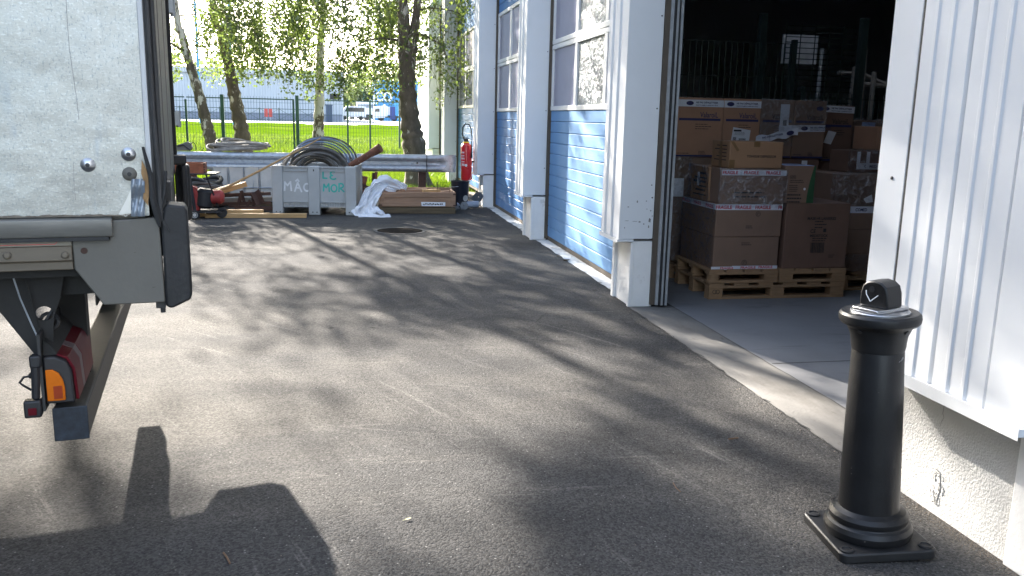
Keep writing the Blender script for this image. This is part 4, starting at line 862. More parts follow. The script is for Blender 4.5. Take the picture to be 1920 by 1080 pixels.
obj('cable', MB().tube(arc((hx+0.01, 0.17, hz-0.03), 0.026, 0, 2*PI, 18), 0.006, 6).tube([(hx-0.02, 0.17, hz-0.06), (hx+0.005, 0.168, hz-0.02), (hx+0.03, 0.17, hz+0.02), (hx+0.045, 0.17, hz+0.05)], 0.006, 6), blackp, br)
obj('cable', MB().tube([T(22,512,.1)[:1]+(0.10,)+T(22,512,.1)[1:], T(38,560,.1)[:1]+(0.10,)+T(38,560,.1)[1:], T(60,610,.1)[:1]+(0.10,)+T(60,610,.1)[1:], T(75,642,.1)[:1]+(0.10,)+T(75,642,.1)[1:]], 0.0028, 6), galv, tk)
obj('cable', MB().tube([T(45,512,.13)[:1]+(0.13,)+T(45,512,.13)[1:], T(60,570,.13)[:1]+(0.13,)+T(60,570,.13)[1:], T(78,630,.13)[:1]+(0.13,)+T(78,630,.13)[1:]], 0.0028, 6), chassis_m, tk)
# under-run bar, its arms
barm = mat('grimy_underrun_bar', (0.060, 0.055, 0.048), 0.65, var=0.3, scale=6, bump=0.1, bscale=40)
bar = obj('underrun_bar', MB().box(-0.312, -0.212, 0.104, TW-0.10, 0.434, 0.545), barm, tk, bevel=0.006)
obj('end_cap', MB().box(-0.3135, -0.2105, 0.098, 0.1035, 0.4325, 0.5465), mat('blue_black_cap', (0.018, 0.024, 0.035), 0.5, var=0.5, scale=30), bar, bevel=0.005)
for v in (0.50, TW-0.62): obj('bar_arm', MB().prism([(-0.29, 0.546), (-0.24, 0.546), (-0.24, 0.90), (-0.34, 0.90)], (v, v+0.08)), chassis_m, tk)
# tail lights: housing along the bar, red and clear lenses towards the rear, amber wrap on the end
def tail_light(v0, sgn):
    def vv(a): return v0+sgn*a
    def rng_(a, b): return (min(vv(a), vv(b)), max(vv(a), vv(b)))
    z0, z1 = 0.566, 0.722
    prof = [(-0.325, z0), (-0.325, z1), (-0.292, z1), (-0.262, z1-0.016), (-0.247, z1-0.05), (-0.242, z0)]
    h = obj('tail_light', MB().prism(prof, rng_(0.0, 0.46)), mat('tail_light_housing', (0.030, 0.028, 0.030), 0.5, var=0.2) if 'tail_light_housing' not in MATS else MATS['tail_light_housing'], tk, bevel=0.006)
    ol = [(-0.320, z0+0.012), (-0.320, z1-0.040), (-0.300, z1-0.040), (-0.283, z1-0.052), (-0.272, z1-0.075), (-0.268, z1-0.10), (-0.268, z0+0.012)]
    a, b = vv(-0.0005), vv(-0.010)
    o2 = obj('amber_lens', MB().prism(ol, (min(a, b), max(a, b))), orange_l, h, bevel=0.003)
    a, b = vv(-0.0105), vv(-0.013)
    obj('reflector', MB().box(-0.300, -0.275, min(a, b), max(a, b), z0+0.020, z0+0.062), mat('dim_red_amber', (0.30, 0.04, 0.01), 0.3) if 'dim_red_amber' not in MATS else MATS['dim_red_amber'], h)
    red = [(-0.2415, z0+0.004), (-0.2465, z1-0.05), (-0.2615, z1-0.0155), (-0.290, z1+0.0005), (-0.290, z1+0.006), (-0.256, z1-0.010), (-0.238, z1-0.045), (-0.232, z0+0.004)]
    obj('red_lens', MB().prism(red, rng_(0.02, 0.14)), red_l, h, bevel=0.002)
    obj('clear_lens', MB().prism(red, rng_(0.143, 0.20)), clear_l, h, bevel=0.002)
    obj('red_lens', MB().prism(red, rng_(0.203, 0.45)), red_l, h, bevel=0.002)
    obj('mounting_plate', MB().box(-0.335, -0.3265, *rng_(-0.012, 0.60), 0.548, 0.80), darksteel, h)
    obj('top_cover', MB().prism([(-0.326, z1+0.001), (-0.322, z1+0.05), (-0.300, z1+0.03), (-0.285, z1+0.002)], rng_(0.02, 0.60)), chassis_m, h)
    return h
tail_light(0.085, 1); tail_light(TW-0.085, -1)
# rubber-armed marker lamp
ml = obj('marker_lamp', MB().tube([(-0.345, 0.075, 0.715), (-0.347, 0.075, 0.66), (-0.352, 0.075, 0.59)], [0.014, 0.013, 0.012], 10).box(-0.386, -0.336, 0.055, 0.095, 0.533, 0.590).box(-0.360, -0.327, 0.06, 0.10, 0.695, 0.735), blackp, tk, bevel=0.006)
obj('red_reflector', MB().box(-0.373, -0.349, 0.050, 0.0545, 0.544, 0.568), red_l, ml, bevel=0.002)
obj('cable', MB().tube([(-0.362, 0.085, 0.665), (-0.382, 0.085, 0.662), (-0.395, 0.085, 0.645), (-0.385, 0.085, 0.635), (-0.364, 0.085, 0.618)], 0.004, 6), blackp, ml)
obj('lamp_back', MB().lathe([(0.032, 0), (0.034, 0.01), (0.0, 0.03)], 16, TR((-0.352, 0.10, 0.655), (0, 0, 0), (0.6, 0.5, 1))), blackp, ml)
# axle and wheels beyond the frame edge
obj('axle', MB().tube([(-2.5, 0.25, 0.5), (-2.5, TW-0.25, 0.5)], 0.06, 10).box(-2.56, -2.44, 0.22, 0.30, 0.5, 0.9).box(-2.56, -2.44, TW-0.30, TW-0.22, 0.5, 0.9), chassis_m, tk)
for v in (0.16, TW-0.16):
    for x in (-2.5, -6.4):
        Mw = TR((x, v, 0.5), (PI/2, 0, 0))
        wl = obj('wheel', MB().lathe([(0.30, -0.14), (0.46, -0.14), (0.5, -0.10), (0.5, 0.10), (0.46, 0.14), (0.30, 0.14)], 36, Mw), rubber, tk)
        obj('rim', MB().lathe([(0.05, -0.05), (0.20, -0.06), (0.299, -0.12), (0.299, 0.12), (0.20, 0.06), (0.05, 0.05)], 30, Mw), galv, wl)

# ================================================================== BOLLARD
bo = thing('bollard', 'black cast iron style bollard on a square foot beside the white wall', 'bollard', (1.862, 2.60, 0.0), (rad(-0.5), rad(-2.6), rad(-7)))
fr = 0.175
def rsq(r, c, n=5):
    P = []
    for k in range(4):
        cx, cy = (r-c)*(1 if k in (0, 3) else -1), (r-c)*(1 if k in (0, 1) else -1)
        for i in range(n+1): a = PI/2*k+PI/2*i/n; P.append((cx+c*math.cos(a), cy+c*math.sin(a)))
    return P
bp_ = obj('base_plate', MB().prism(rsq(fr, 0.03), (0.004, 0.040), 'z'), bollplate, bo, bevel=0.006)
for x in (-1, 1):
    for y in (-1, 1): obj('bolt_cap', MB().lathe([(0.024, 0.0405), (0.024, 0.045), (0.018, 0.0465), (0.017, 0.043), (0, 0.043)], 16, TR((x*0.142, y*0.142, 0))), bollplate, bp_)
sh = [(0.146, 0.0405), (0.152, 0.052), (0.153, 0.070), (0.145, 0.086), (0.136, 0.092), (0.134, 0.096), (0.137, 0.102), (0.137, 0.116), (0.126, 0.130), (0.110, 0.137), (0.1055, 0.140), (0.1045, 0.16), (0.101, 0.30), (0.0955, 0.50), (0.0875, 0.725), (0.0865, 0.728)]
obj('shaft', MB().lathe(sh, 64), bollm, bo, angle=28)
co = [(0.0875, 0.729), (0.091, 0.745), (0.092, 0.760), (0.096, 0.785), (0.107, 0.812), (0.119, 0.822), (0.128, 0.826), (0.1345, 0.834), (0.1365, 0.846), (0.1345, 0.858), (0.127, 0.866), (0.115, 0.866), (0.104, 0.862), (0, 0.862)]
cl = obj('collar', MB().lathe(co, 64), bollm, bo, angle=28)
for k in range(4):
    a = rad(-62+90*k); obj('drain_hole', MB().lathe([(0.009, 0), (0.009, 0.003), (0, 0.0035)], 12, TR((0.1065*math.cos(a), 0.1065*math.sin(a), 0.808), (0, rad(118), a))), blackp, cl)
obj('silver_disc', MB().lathe([(0.0985, 0.8625), (0.0985, 0.868), (0.096, 0.870), (0, 0.870)], 48), silver, bo, angle=28)
obj('silver_plate', MB().prism([(-0.078, -0.055), (0.078, -0.055), (0.078, 0.055), (-0.078, 0.055)], (0.8705, 0.884), 'z', TR(rot=(0, 0, rad(22)))), silver, bo, bevel=0.003)
hp = [(-0.056, 0.8845), (-0.053, 0.935), (-0.045, 0.960), (-0.026, 0.974), (0.0, 0.978), (0.026, 0.974), (0.045, 0.960), (0.053, 0.935), (0.056, 0.8845)]
hd = obj('head_block', MB().prism(hp, (-0.042, 0.042), 'y', TR(rot=(0, 0, rad(-62)))), bollm, bo, bevel=0.006)
R2 = TR(rot=(0, 0, rad(-62)))
obj('key_hole', MB().lathe([(0.011, 0), (0.011, 0.001), (0.0, 0.0015)], 16, R2 @ TR((-0.008, -0.0422, 0.948), (PI/2, 0, 0))), MATS['black_plastic'], hd)
sm_ = MB()
for a, b in (((-0.030, 0.942), (-0.028, 0.928)), ((-0.028, 0.928), (-0.012, 0.905)), ((-0.012, 0.905), (0.018, 0.930))): sm_.tube([(a[0], -0.0425, a[1]), (b[0], -0.0425, b[1])], 0.0019, 5, R2)
obj('white_scuff', sm_, paintwhite, hd)
obj('bird_smear', MB().tube([(0.026, -0.0850, 0.70), (0.031, -0.0833, 0.705), (0.037, -0.0808, 0.704), (0.043, -0.0776, 0.712), (0.048, -0.0746, 0.716)], [0.0008, 0.001, 0.0012, 0.004, 0.001], 5, TR(rot=(0, 0, rad(7)))), mat('pale_smear', (0.30, 0.28, 0.27), 0.8), bo)

# ================================================================== GUARDRAIL
gy = 15.2
gr = thing('guardrail', 'galvanised steel guardrail across the end of the yard with rounded end piece', 'guardrail', (1.9, gy, 0))
z0, z1 = 0.532, 0.838
W_ = [(0.0, z0), (-0.05, z0+0.012), (-0.083, z0+0.045), (-0.083, z0+0.075), (-0.05, z0+0.108), (-0.012, z0+0.125), (-0.012, z1-0.125), (-0.05, z1-0.108), (-0.083, z1-0.075), (-0.083, z1-0.045), (-0.05, z1-0.012), (0.0, z1)]
def beam(x0, x1, off=0.0):
    P = [(y+off, z) for y, z in W_]; P2 = [(y+0.006+off, z) for y, z in P]
    n = len(P); mb = MB(); allp = P+P2[::-1]
    return mb.prism(allp, (x0, x1), 'x')
bm_ = obj('beam', beam(-7.5, -0.545), galv, gr, angle=60)
ec = MB()
def endfn(u, v):
    k = v*(len(W_)-1); i = min(int(k), len(W_)-2); f = k-i; y = W_[i][0]*(1-f)+W_[i+1][0]*f; z = W_[i][1]*(1-f)+W_[i+1][1]*f
    t = max(0, (u-0.35)/0.3); t = min(1, t); yy = y*(1-t)-0.070*t
    x = -0.545+0.53*u
    if u > 0.72: a = (u-0.72)/0.28*PI*0.62; x = -0.545+0.53*0.72+0.15*math.sin(a); yy = -0.070+0.15*(1-math.cos(a))
    return (x, yy-0.004, z)
ec.grid(endfn, 30, 30); o = obj('end_piece', ec, galv, gr, angle=60)
sm = o.modifiers.new('s', 'SOLIDIFY'); sm.thickness = 0.005
obj('splice_joint', MB().box(-0.553, -0.545, -0.092, -0.006, z0-0.003, z1+0.003), darksteel, gr)
obj('splice_bolt', MB().lathe([(0.018, 0), (0.016, 0.008), (0, 0.012)], 12, TR((-0.71, -0.012, 0.69), (PI/2, 0, 0))), darksteel, gr)
for x in (-0.62, -4.5): obj('post', MB().box(x-0.065, x+0.065, 0.01, 0.016, 0.004, 0.80).box(x-0.065, x-0.058, 0.016, 0.09, 0.004, 0.80).box(x+0.058, x+0.065, 0.016, 0.09, 0.004, 0.80), rust_dark, gr)
# ================================================================== THINGS AROUND THE GUARDRAIL
def A(px, py, y): return at(px, py, 1, y)
# grey plastic pallet box
c = Vector((-0.515, 13.10, 0.004))
bx = thing('pallet_box', 'grey plastic pallet box with hand painted lettering, full of black hose', 'pallet box', c, rad(-6.5))
BW, BD, BH = 1.235, 1.0, 0.728
m = MB()
m.box(-BW/2+0.02, BW/2-0.02, 0.025, 0.05, 0.13, BH-0.002).box(-BW/2+0.02, BW/2-0.02, BD-0.05, BD-0.025, 0.13, BH-0.002)
m.box(-BW/2+0.02, -BW/2+0.045, 0.0505, BD-0.0505, 0.13, BH-0.002).box(BW/2-0.045, BW/2-0.02, 0.0505, BD-0.0505, 0.13, BH-0.002).box(-BW/2+0.046, BW/2-0.046, 0.051, BD-0.051, 0.14, 0.17)
obj('box_shell', m, plasgrey, bx)
m = MB()
for y0, y1 in ((0.0, 0.0245), (BD-0.0245, BD)):
    m.box(-BW/2, BW/2, y0, y1, BH-0.022, BH); m.box(-BW/2+0.16, BW/2-0.16, y0+0.006, y1, BH-0.075, BH-0.066)
    for x in [-0.44+0.11*i for i in range(9)]: m.box(x-0.004, x+0.004, y0+0.008, y1, BH-0.066, BH-0.022)
    m.box(-BW/2+0.15, BW/2-0.15, y0+0.004, y1, 0.118, 0.128); m.box(-BW/2+0.15, BW/2-0.15, y0+0.004, y1, 0.190, 0.198)
    for x in [-0.45+0.037*i for i in range(25)]: m.box(x-0.0035, x+0.0035, y0+0.006, y1, 0.128, 0.190)
m.box(-BW/2, -BW/2+0.02, 0.0, BD, BH-0.03, BH+0.001).box(BW/2-0.02, BW/2, 0.0, BD, BH-0.03, BH+0.001)
obj('rim', m, plasgrey, bx, bevel=0.002)
for x0, x1, b in ((-BW/2-0.002, -BW/2+0.155, 0.0), (-0.085, 0.085, 0.0), (BW/2-0.155, BW/2+0.002, 0.0)):
    for y0, y1 in ((-0.014, 0.10), (BD-0.10, BD+0.014)):
        lg = obj('leg', MB().box(x0, x1, y0, y1, b, BH+0.003), plasgrey, bx, bevel=0.012)
        if y0 < 0:
            for q in (0.36, 0.72): obj('rivet_hole', MB().lathe([(0.010, 0), (0.010, 0.001), (0, 0.0012)], 12, TR((x0+(x1-x0)*q, y0, 0.045), (PI/2, 0, 0))), darksteel, lg)
obj('slot_hole', MB().box(-0.008, 0.008, -0.0155, -0.0143, 0.655, 0.685), darksteel, bx)
def strokes(name, m_, segs, r=0.012, par=bx, y=0.0248):
    mb = MB()
    for s_ in segs:
        P = [(x, y, z) for x, z in s_]
        for i in range(len(P)-1):
            a, b = Vector(P[i]), Vector(P[i+1]); t = (b-a).normalized(); q = Vector((-t.z, 0, t.x))*r
            a2, b2 = a-t*r*0.6, b+t*r*0.6; e = Vector((0, -0.0004*i, 0))
            mb.add([a2-q+e, b2-q+e, b2+q+e, a2+q+e], [(0,1,2,3)])
    return obj(name, mb, m_, par, smooth=False)
def cir(cx, cz, rx, rz, a0=0, a1=2*PI, n=14): return [(cx+rx*math.cos(a0+(a1-a0)*i/n), cz+rz*math.sin(a0+(a1-a0)*i/n)) for i in range(n+1)]
# M A(hat) C in white, L E / M O R in teal, brushed by hand
mz = 0.36
strokes('painted_lettering', paintwhite, [[(-0.440, mz), (-0.432, mz+0.13)], [(-0.432, mz+0.125), (-0.395, mz+0.075)], [(-0.395, mz+0.075), (-0.350, mz+0.135)], [(-0.350, mz+0.135), (-0.340, mz)],
    [(-0.290, mz-0.01), (-0.245, mz+0.125)], [(-0.245, mz+0.125), (-0.190, mz-0.015)], [(-0.268, mz+0.045), (-0.212, mz+0.04)], [(-0.270, mz+0.145), (-0.245, mz+0.170)], [(-0.245, mz+0.170), (-0.225, mz+0.140)],
    cir(-0.108, mz+0.052, 0.045, 0.055, 0.9, 5.3)])
tz = 0.36
strokes('painted_lettering', paintteal, [[(0.135, 0.655), (0.132, 0.555)], [(0.132, 0.555), (0.190, 0.552)], cir(0.285, 0.625, 0.04, 0.030, 1.0, 4.5), cir(0.285, 0.570, 0.045, 0.030, 2.0, 5.6),
    [(0.135, tz), (0.145, tz+0.105)], [(0.145, tz+0.10), (0.175, tz+0.05)], [(0.175, tz+0.05), (0.215, tz+0.11)], [(0.215, tz+0.11), (0.222, tz-0.005)], cir(0.292, tz+0.045, 0.042, 0.052),
    [(0.365, tz-0.005), (0.368, tz+0.115)], cir(0.395, tz+0.085, 0.035, 0.032, -1.7, 2.2), [(0.385, tz+0.045), (0.440, tz-0.005)]], 0.0115)
# hose coils in the box
hc = thing('hose_coil', 'big coil of dusty black hose standing up out of the grey pallet box', 'hose', (c.x+0.02, c.y+0.45, 0.62))
r = random.Random(5)
for i in range(13):
    R_ = 0.22+0.024*i+r.uniform(-.01, .01); yy = r.uniform(-0.14, 0.16); tl = r.uniform(-0.12, 0.12)
    Mx = TR((r.uniform(-.03, .03), yy, 0.0 if i < 8 else 0.0), (tl-0.06, 0, 0))
    obj('hose_loop', MB().tube([(R_*1.02*math.cos(a), 0.02*math.sin(3*a+i), 0.78*R_*math.sin(a)) for a in [2*PI*k/48 for k in range(48)]], 0.021, 8, Mx, closed=True), blackhose, hc)
h2 = thing('hose_coil', 'looser loops of thin dark hose leaning behind the big coil in the pallet box', 'hose', (c.x+0.06, c.y+0.60, 0.72))
for i in range(5):
    obj('hose_loop', MB().tube([((0.42+0.02*i)*math.cos(a)+0.02*i, 0.0, (0.33+0.012*i)*math.sin(a)+0.015*i) for a in [2*PI*k/48 for k in range(48)]], 0.014, 8, TR((0.0, 0.06*i-0.1, 0.0), (0.10*i-0.2, 0, 0.02*i)), closed=True), bluehose if i % 2 else blackhose, h2)
a, b = A(655, 312, 13.62), A(712, 278, 13.35)
rp = thing('rusty_pipe', 'rusty flanged pipe jutting up to the right out of the pallet box', 'pipe', a)
d_ = (b-a); e = d_.normalized()
obj('pipe_body', MB().tube([-e*0.35, d_*0.72], 0.050, 16).tube([d_*0.72, d_*0.80], 0.058, 16), rust, rp)
obj('pipe_socket', MB().tube([d_*0.80, d_*1.02, d_*1.02], [0.062, 0.070, 0.05], 16), rust, rp)
for k in range(5): obj('pale_fleck', MB().lathe([(0.012, 0), (0, 0.004)], 7, TR(tuple(d_*(0.05+0.14*k)+Vector((0, -0.050, 0.006*(k % 2)))), (PI/2, 0, 0))), dirtywhite, rp)
a, b = A(376, 376, 13.0), A(602, 259, 13.12)
sk = obj('wooden_stick', MB().tube([(0, 0, 0), (b-a)*0.5+Vector((0, 0, -0.012)), (b-a)], [0.019, 0.017, 0.009], 7), wood_new, loc=a)
tag(sk, 'long thin wooden stick leaning from the scrap pile across the pallet box', 'stick')
# grey hose coil lying on the guardrail, and a small machine
p = A(447, 270, 15.45)
gc = thing('hose_coil', 'flat coil of dirty grey hose lying on top of the guardrail', 'hose', (p.x, 15.42, 0.86))
for i in range(15):
    k = i % 4; lay = i//4; rr = 0.46-0.05*k-0.02*lay+r.uniform(-.02, .02); ph = r.uniform(0, 6)
    Mx = TR((r.uniform(-.04, .04)+0.03*lay, r.uniform(-.03, .03), 0.055+0.022*lay), (0.10+r.uniform(-.05, .06), r.uniform(-.03, .04)+0.025*lay, 0))
    obj('hose_loop', MB().tube([(rr*1.05*math.cos(a), 0.55*rr*math.sin(a), 0.018*math.sin(2*a+ph)+0.012*math.sin(3*a+i)) for a in [2*PI*q/44 for q in range(44)]], r.uniform(0.019, 0.025), 7, Mx, closed=True), bluehose if i == 6 else (greyhose), gc)
p = A(347, 276, 15.25)
sm_ = thing('small_machine', 'small grey motor housing with a black cable on the left of the guardrail', 'machine', (p.x-0.02, 15.3, 0.842))
obj('housing', MB().prism([(-0.14, 0.0), (0.10, 0.0), (0.13, 0.05), (0.11, 0.13), (0.05, 0.15), (-0.14, 0.08)], (-0.07, 0.07)), greyplate, sm_, bevel=0.012)
obj('cable', MB().tube([(0.10, -0.05, 0.10), (0.16, -0.06, 0.15), (0.19, -0.06, 0.10), (0.20, -0.05, 0.02)], 0.008, 6).tube([(-0.1, -0.08, 0.08), (0.0, -0.085, 0.10), (0.08, -0.08, 0.03), (0.11, -0.08, 0.01)], 0.012, 6), rubber, sm_)
# trolley with rusty box and red compressor
ty = 12.55
p = A(366, 412, ty); w2 = A(405, 402, ty+0.25)
tr = thing('trolley', 'black two wheeled trolley with a flat top by the lorry', 'trolley', (p.x, ty, 0.004))
tz_ = A(395, 326, ty).z
pA, pB = A(352, 330, ty), A(405, 326, ty)
obj('top_tray', MB().box(pA.x-p.x-0.12, pB.x-p.x, 0.0, 0.45, tz_-0.02, tz_), blackp, tr, bevel=0.006)
obj('leg', MB().tube([(-0.055, 0.02, tz_-0.021), (0.0, 0.02, 0.09)], 0.026, 6), blackp, tr)
obj('leg', MB().tube([(pB.x-p.x-0.14, 0.04, tz_-0.021), (0.30, 0.20, 0.12)], 0.012, 6), blackp, tr)
obj('base_frame', MB().box(-0.10, 0.34, 0.05, 0.42, 0.085, 0.105), blackp, tr)
def wheel(x, y, z, rr, wr):
    M = TR((x, y, z), (PI/2, 0, 0.15))
    o = obj('wheel', MB().lathe([(rr*0.62, -0.022), (rr*0.9, -0.024), (rr, -0.012), (rr, 0.012), (rr*0.9, 0.024), (rr*0.62, 0.022)], 28, M), rubber, tr)
    obj('rim', MB().lathe([(0.0, 0.030), (rr*0.34, 0.030), (rr*0.40, 0.016), (rr*0.615, 0.027), (rr*0.615, -0.02), (0, -0.02)], 24, M), wr, o)
wheel(0.0, -0.03, 0.068, 0.068, dirtywhite); wheel(0.34, 0.18, 0.075, 0.075, blackp)
ob_ = thing('rusty_box', 'rusty red metal box sitting on the trolley top beside the lorry buffer', 'box', (A(352, 326, ty).x, ty+0.02, tz_+0.001))
hh = A(355, 306, ty).z-tz_
m = MB().box(-0.2, 0.21, 0.0, 0.012, 0, hh).box(-0.2, 0.21, 0.288, 0.30, 0, hh).box(-0.2, -0.188, 0.0125, 0.2875, 0, hh).box(0.198, 0.21, 0.0125, 0.2875, 0, hh).box(-0.187, 0.197, 0.0127, 0.2873, 0, 0.01)
obj('box_shell', m, brick_red, ob_)
obj('jagged_edge', MB().add([(0.2105, -0.001, hh*(i/8)) for i in range(9)]+[(0.2105+(0.018 if i % 2 else 0.002), -0.001, hh*(i/8)) for i in range(9)], [(i, i+1, 10+i, 9+i) for i in range(8)]).add([(-0.2005, -0.001, hh*(i/6)) for i in range(7)]+[(-0.2005-(0.02 if i % 2 else 0.004), -0.001, hh*(i/6)) for i in range(7)], [(i, 7+i, 8+i, i+1) for i in range(6)]), rust_dark, ob_, smooth=False)
cpz = 0.11
redflat = mat('dull_red_plastic', (0.36, 0.045, 0.04), 0.55, var=0.2)
cmpr = thing('compressor', 'small red compressor with yellow script on the trolley base', 'compressor', (p.x+0.06, ty+0.10, cpz))
Mt = TR((-0.10, 0.12, 0.17))
obj('red_panel', MB().prism([(-0.20, 0.0), (-0.02, 0.0), (-0.02, 0.24), (-0.06, 0.33), (-0.12, 0.35), (-0.19, 0.28)], (0.03, 0.20)), redflat, cmpr, bevel=0.02)
obj('motor_housing', MB().lathe([(0.0, -0.15), (0.09, -0.14), (0.125, -0.10), (0.125, 0.10), (0.09, 0.14), (0, 0.15)], 24, TR((0.05, 0.12, 0.17), (0, 0.15, 0))), blackp, cmpr)
obj('red_tank', MB().lathe([(0.0, -0.11), (0.07, -0.10), (0.10, -0.06), (0.10, 0.06), (0.07, 0.10), (0, 0.11)], 24, TR((0.21, 0.12, 0.19), (0, PI/2, 0))), redflat, cmpr)
obj('yellow_script', MB().tube([(-0.145+0.030*math.sin(k*1.35)-0.006*k*0.1, 0.022, 0.03+0.021*k+0.012*math.cos(k*2.1)) for k in range(12)], 0.006, 5), yellow, cmpr)
# timber and steel on the ground
def plank(label, p0, p1, y0, y1, th, wd, m_=wood_new, z=None, end_raise=None):
    """plank between two pixel ends lying at depths y0,y1"""
    a, b = A(*p0, y0), A(*p1, y1); d = b-a; L = d.length
    o = obj('plank', MB().box(0, L, -wd/2, wd/2, 0, th), m_, bevel=0.003, loc=a)
    o.rotation_euler = d.to_track_quat('X', 'Z').to_euler()
    return tag(o, label, 'plank', 'planks beside the pallet box')
def gplank(label, x0, x1, y, z, th, wd, rz=0, m_=wood_new):
    o = obj('plank', MB().box(0, x1-x0, 0, wd, 0, th), m_, bevel=0.003, loc=(x0, y, z), rot=rz)
    return tag(o, label, 'plank', 'planks beside the pallet box')
pa = A(575, 410, 12.78)
gplank('longest pine plank lying on the asphalt in front of the pallet box', A(385, 411, 12.75).x, pa.x, 12.72, 0.004, 0.058, 0.12, 0.0)
gplank('flat pine plank behind the longest one on the ground', A(372, 402, 12.95).x, A(505, 400, 12.95).x, 12.88, 0.004, 0.050, 0.11, 0.02)
gplank('short pine plank on top of the ground planks', A(388, 395, 12.95).x, A(494, 393, 12.95).x, 12.90, 0.0545, 0.045, 0.10, 0.015)
plank('thick pine board propped up, its end pointing right', (386, 372), (463, 349), 13.10, 13.25, 0.07, 0.12)
plank('thin pine board under the propped thick board', (388, 363), (452, 344), 13.30, 13.45, 0.03, 0.12)
plank('grey weathered board lying behind the ground planks', (392, 379), (512, 376), 13.75, 13.75, 0.06, 0.2, mat('grey_weathered_board', (0.26, 0.24, 0.21), 0.9, var=0.2, scale=4, stretch=(0.6, 6, 6)))
def bar(label, p0, p1, y0, y1, w_=0.05, m_=rust_dark, angle_iron=True):
    a, b = A(*p0, y0), A(*p1, y1); d = b-a; L = d.length; mb = MB()
    if angle_iron: mb.box(0, L, 0, 0.008, 0, w_).box(0, L, 0.0085, w_, 0, 0.008)
    else: mb.box(0, L, 0, w_, 0, w_)
    o = obj('steel_bar', mb, m_, loc=a); o.rotation_euler = d.to_track_quat('X', 'Z').to_euler()
    return tag(o, label, 'steel bar', 'rusty steel bars by the guardrail')
bar('long rusty angle iron lying level on the scrap pile', (392, 371), (508, 366), 13.55, 13.55, 0.05)
bar('upper rusty angle iron behind the propped pine board', (415, 368), (495, 364), 13.65, 13.62, 0.04)
bar('rusty angle iron low in the pile left of the pallet box', (390, 386), (508, 383), 13.35, 13.38, 0.045)
bar('thin rusty bar low behind the planks', (430, 389), (512, 391), 13.30, 13.30, 0.03)
bar('upright rusty bar leaning left in the scrap pile', (449, 392), (457, 360), 13.35, 13.50, 0.06)
bar('second upright rusty bar close beside the left leaning one', (460, 382), (453, 358), 13.45, 13.55, 0.035)
bar('wide rusty plate standing crooked next to the pallet box', (489, 384), (478, 360), 13.38, 13.45, 0.10)
bar('short rusty strut slanting between the upright bars', (464, 392), (471, 376), 13.32, 13.36, 0.04)
bar('narrow rusty strut just left of the wide crooked plate', (476, 388), (473, 360), 13.5, 13.52, 0.03)
bar('rusty bar on the ground partly hidden by the pallet box', (440, 396), (515, 394), 13.25, 13.25, 0.06)
bar('rusty post right of the pallet box, leaning right', (680, 372), (690, 332), 15.9, 15.9, 0.11, rust)
bar('thin rusty post behind the white sack', (702, 352), (703, 324), 16.0, 16.0, 0.05, rust_dark)
bar('taller rusty post between the sack and the guardrail post', (706, 352), (708, 322), 16.1, 16.1, 0.05, rust)
bar('rusty bar sloping down to the right under the guardrail', (668, 345), (695, 356), 15.95, 15.7, 0.05, rust_dark)
bar('lower rusty bar sloping under the guardrail beside the pallet box', (668, 352), (692, 361), 15.85, 15.65, 0.05, rust_dark)
# black hose and bags heap behind trolley
hp_ = thing('hose_coil', 'dark hoses heaped behind the trolley legs', 'hose', (A(385, 360, 14.0).x, 14.0, 0.05))
for i in range(7):
    obj('hose_loop', MB().tube([(0.34*math.cos(a)*(1-0.05*i)+0.03*math.sin(2*a+i), 0.25*math.sin(a), 0.06+0.055*i+0.04*math.sin(a*2+i)) for a in [2*PI*q/30 for q in range(30)]], 0.035, 7, closed=True), blackhose if i % 3 else rubber, hp_)
# white ribbed container in its wire cage
wx0, wx1 = A(399, 330, 14.4).x, A(512, 330, 14.4).x
wc = thing('caged_container', 'dirty white plastic container in a wire cage behind the scrap', 'container', (wx0, 14.4, 0.004))
WL = wx1-wx0+0.5; zt = 0.62
m = MB(); P = []
nr = 6
for i in range(nr):
    a, b = WL*i/nr, WL*(i+1)/nr; P += [(a+0.006, 0.03), (a+0.02, 0.0), (b-0.02, 0.0), (b-0.006, 0.03)]
P += [(WL, 0.7), (0, 0.7)]
obj('container_body', m.prism(P, (0.08, zt), 'z'), dirtywhite, wc, bevel=0.005)
cg = MB()
for i in range(nr+1): cg.tube([(WL*i/nr, -0.006, 0.05), (WL*i/nr, -0.006, zt+0.02)], 0.008, 6)
for z in (0.08, 0.30, zt+0.01): cg.tube([(-0.01, -0.02, z), (WL, -0.02, z)], 0.009, 6)
for i in (1, 3): cg.tube([(WL*i/nr-0.1, -0.03, 0.28), (WL*i/nr-0.08, -0.04, 0.42)], 0.005, 5)
obj('wire_cage', cg, galv, wc)
obj('pallet_base', MB().box(0, WL, 0.0, 0.7, 0, 0.05), wood_dark, wc)
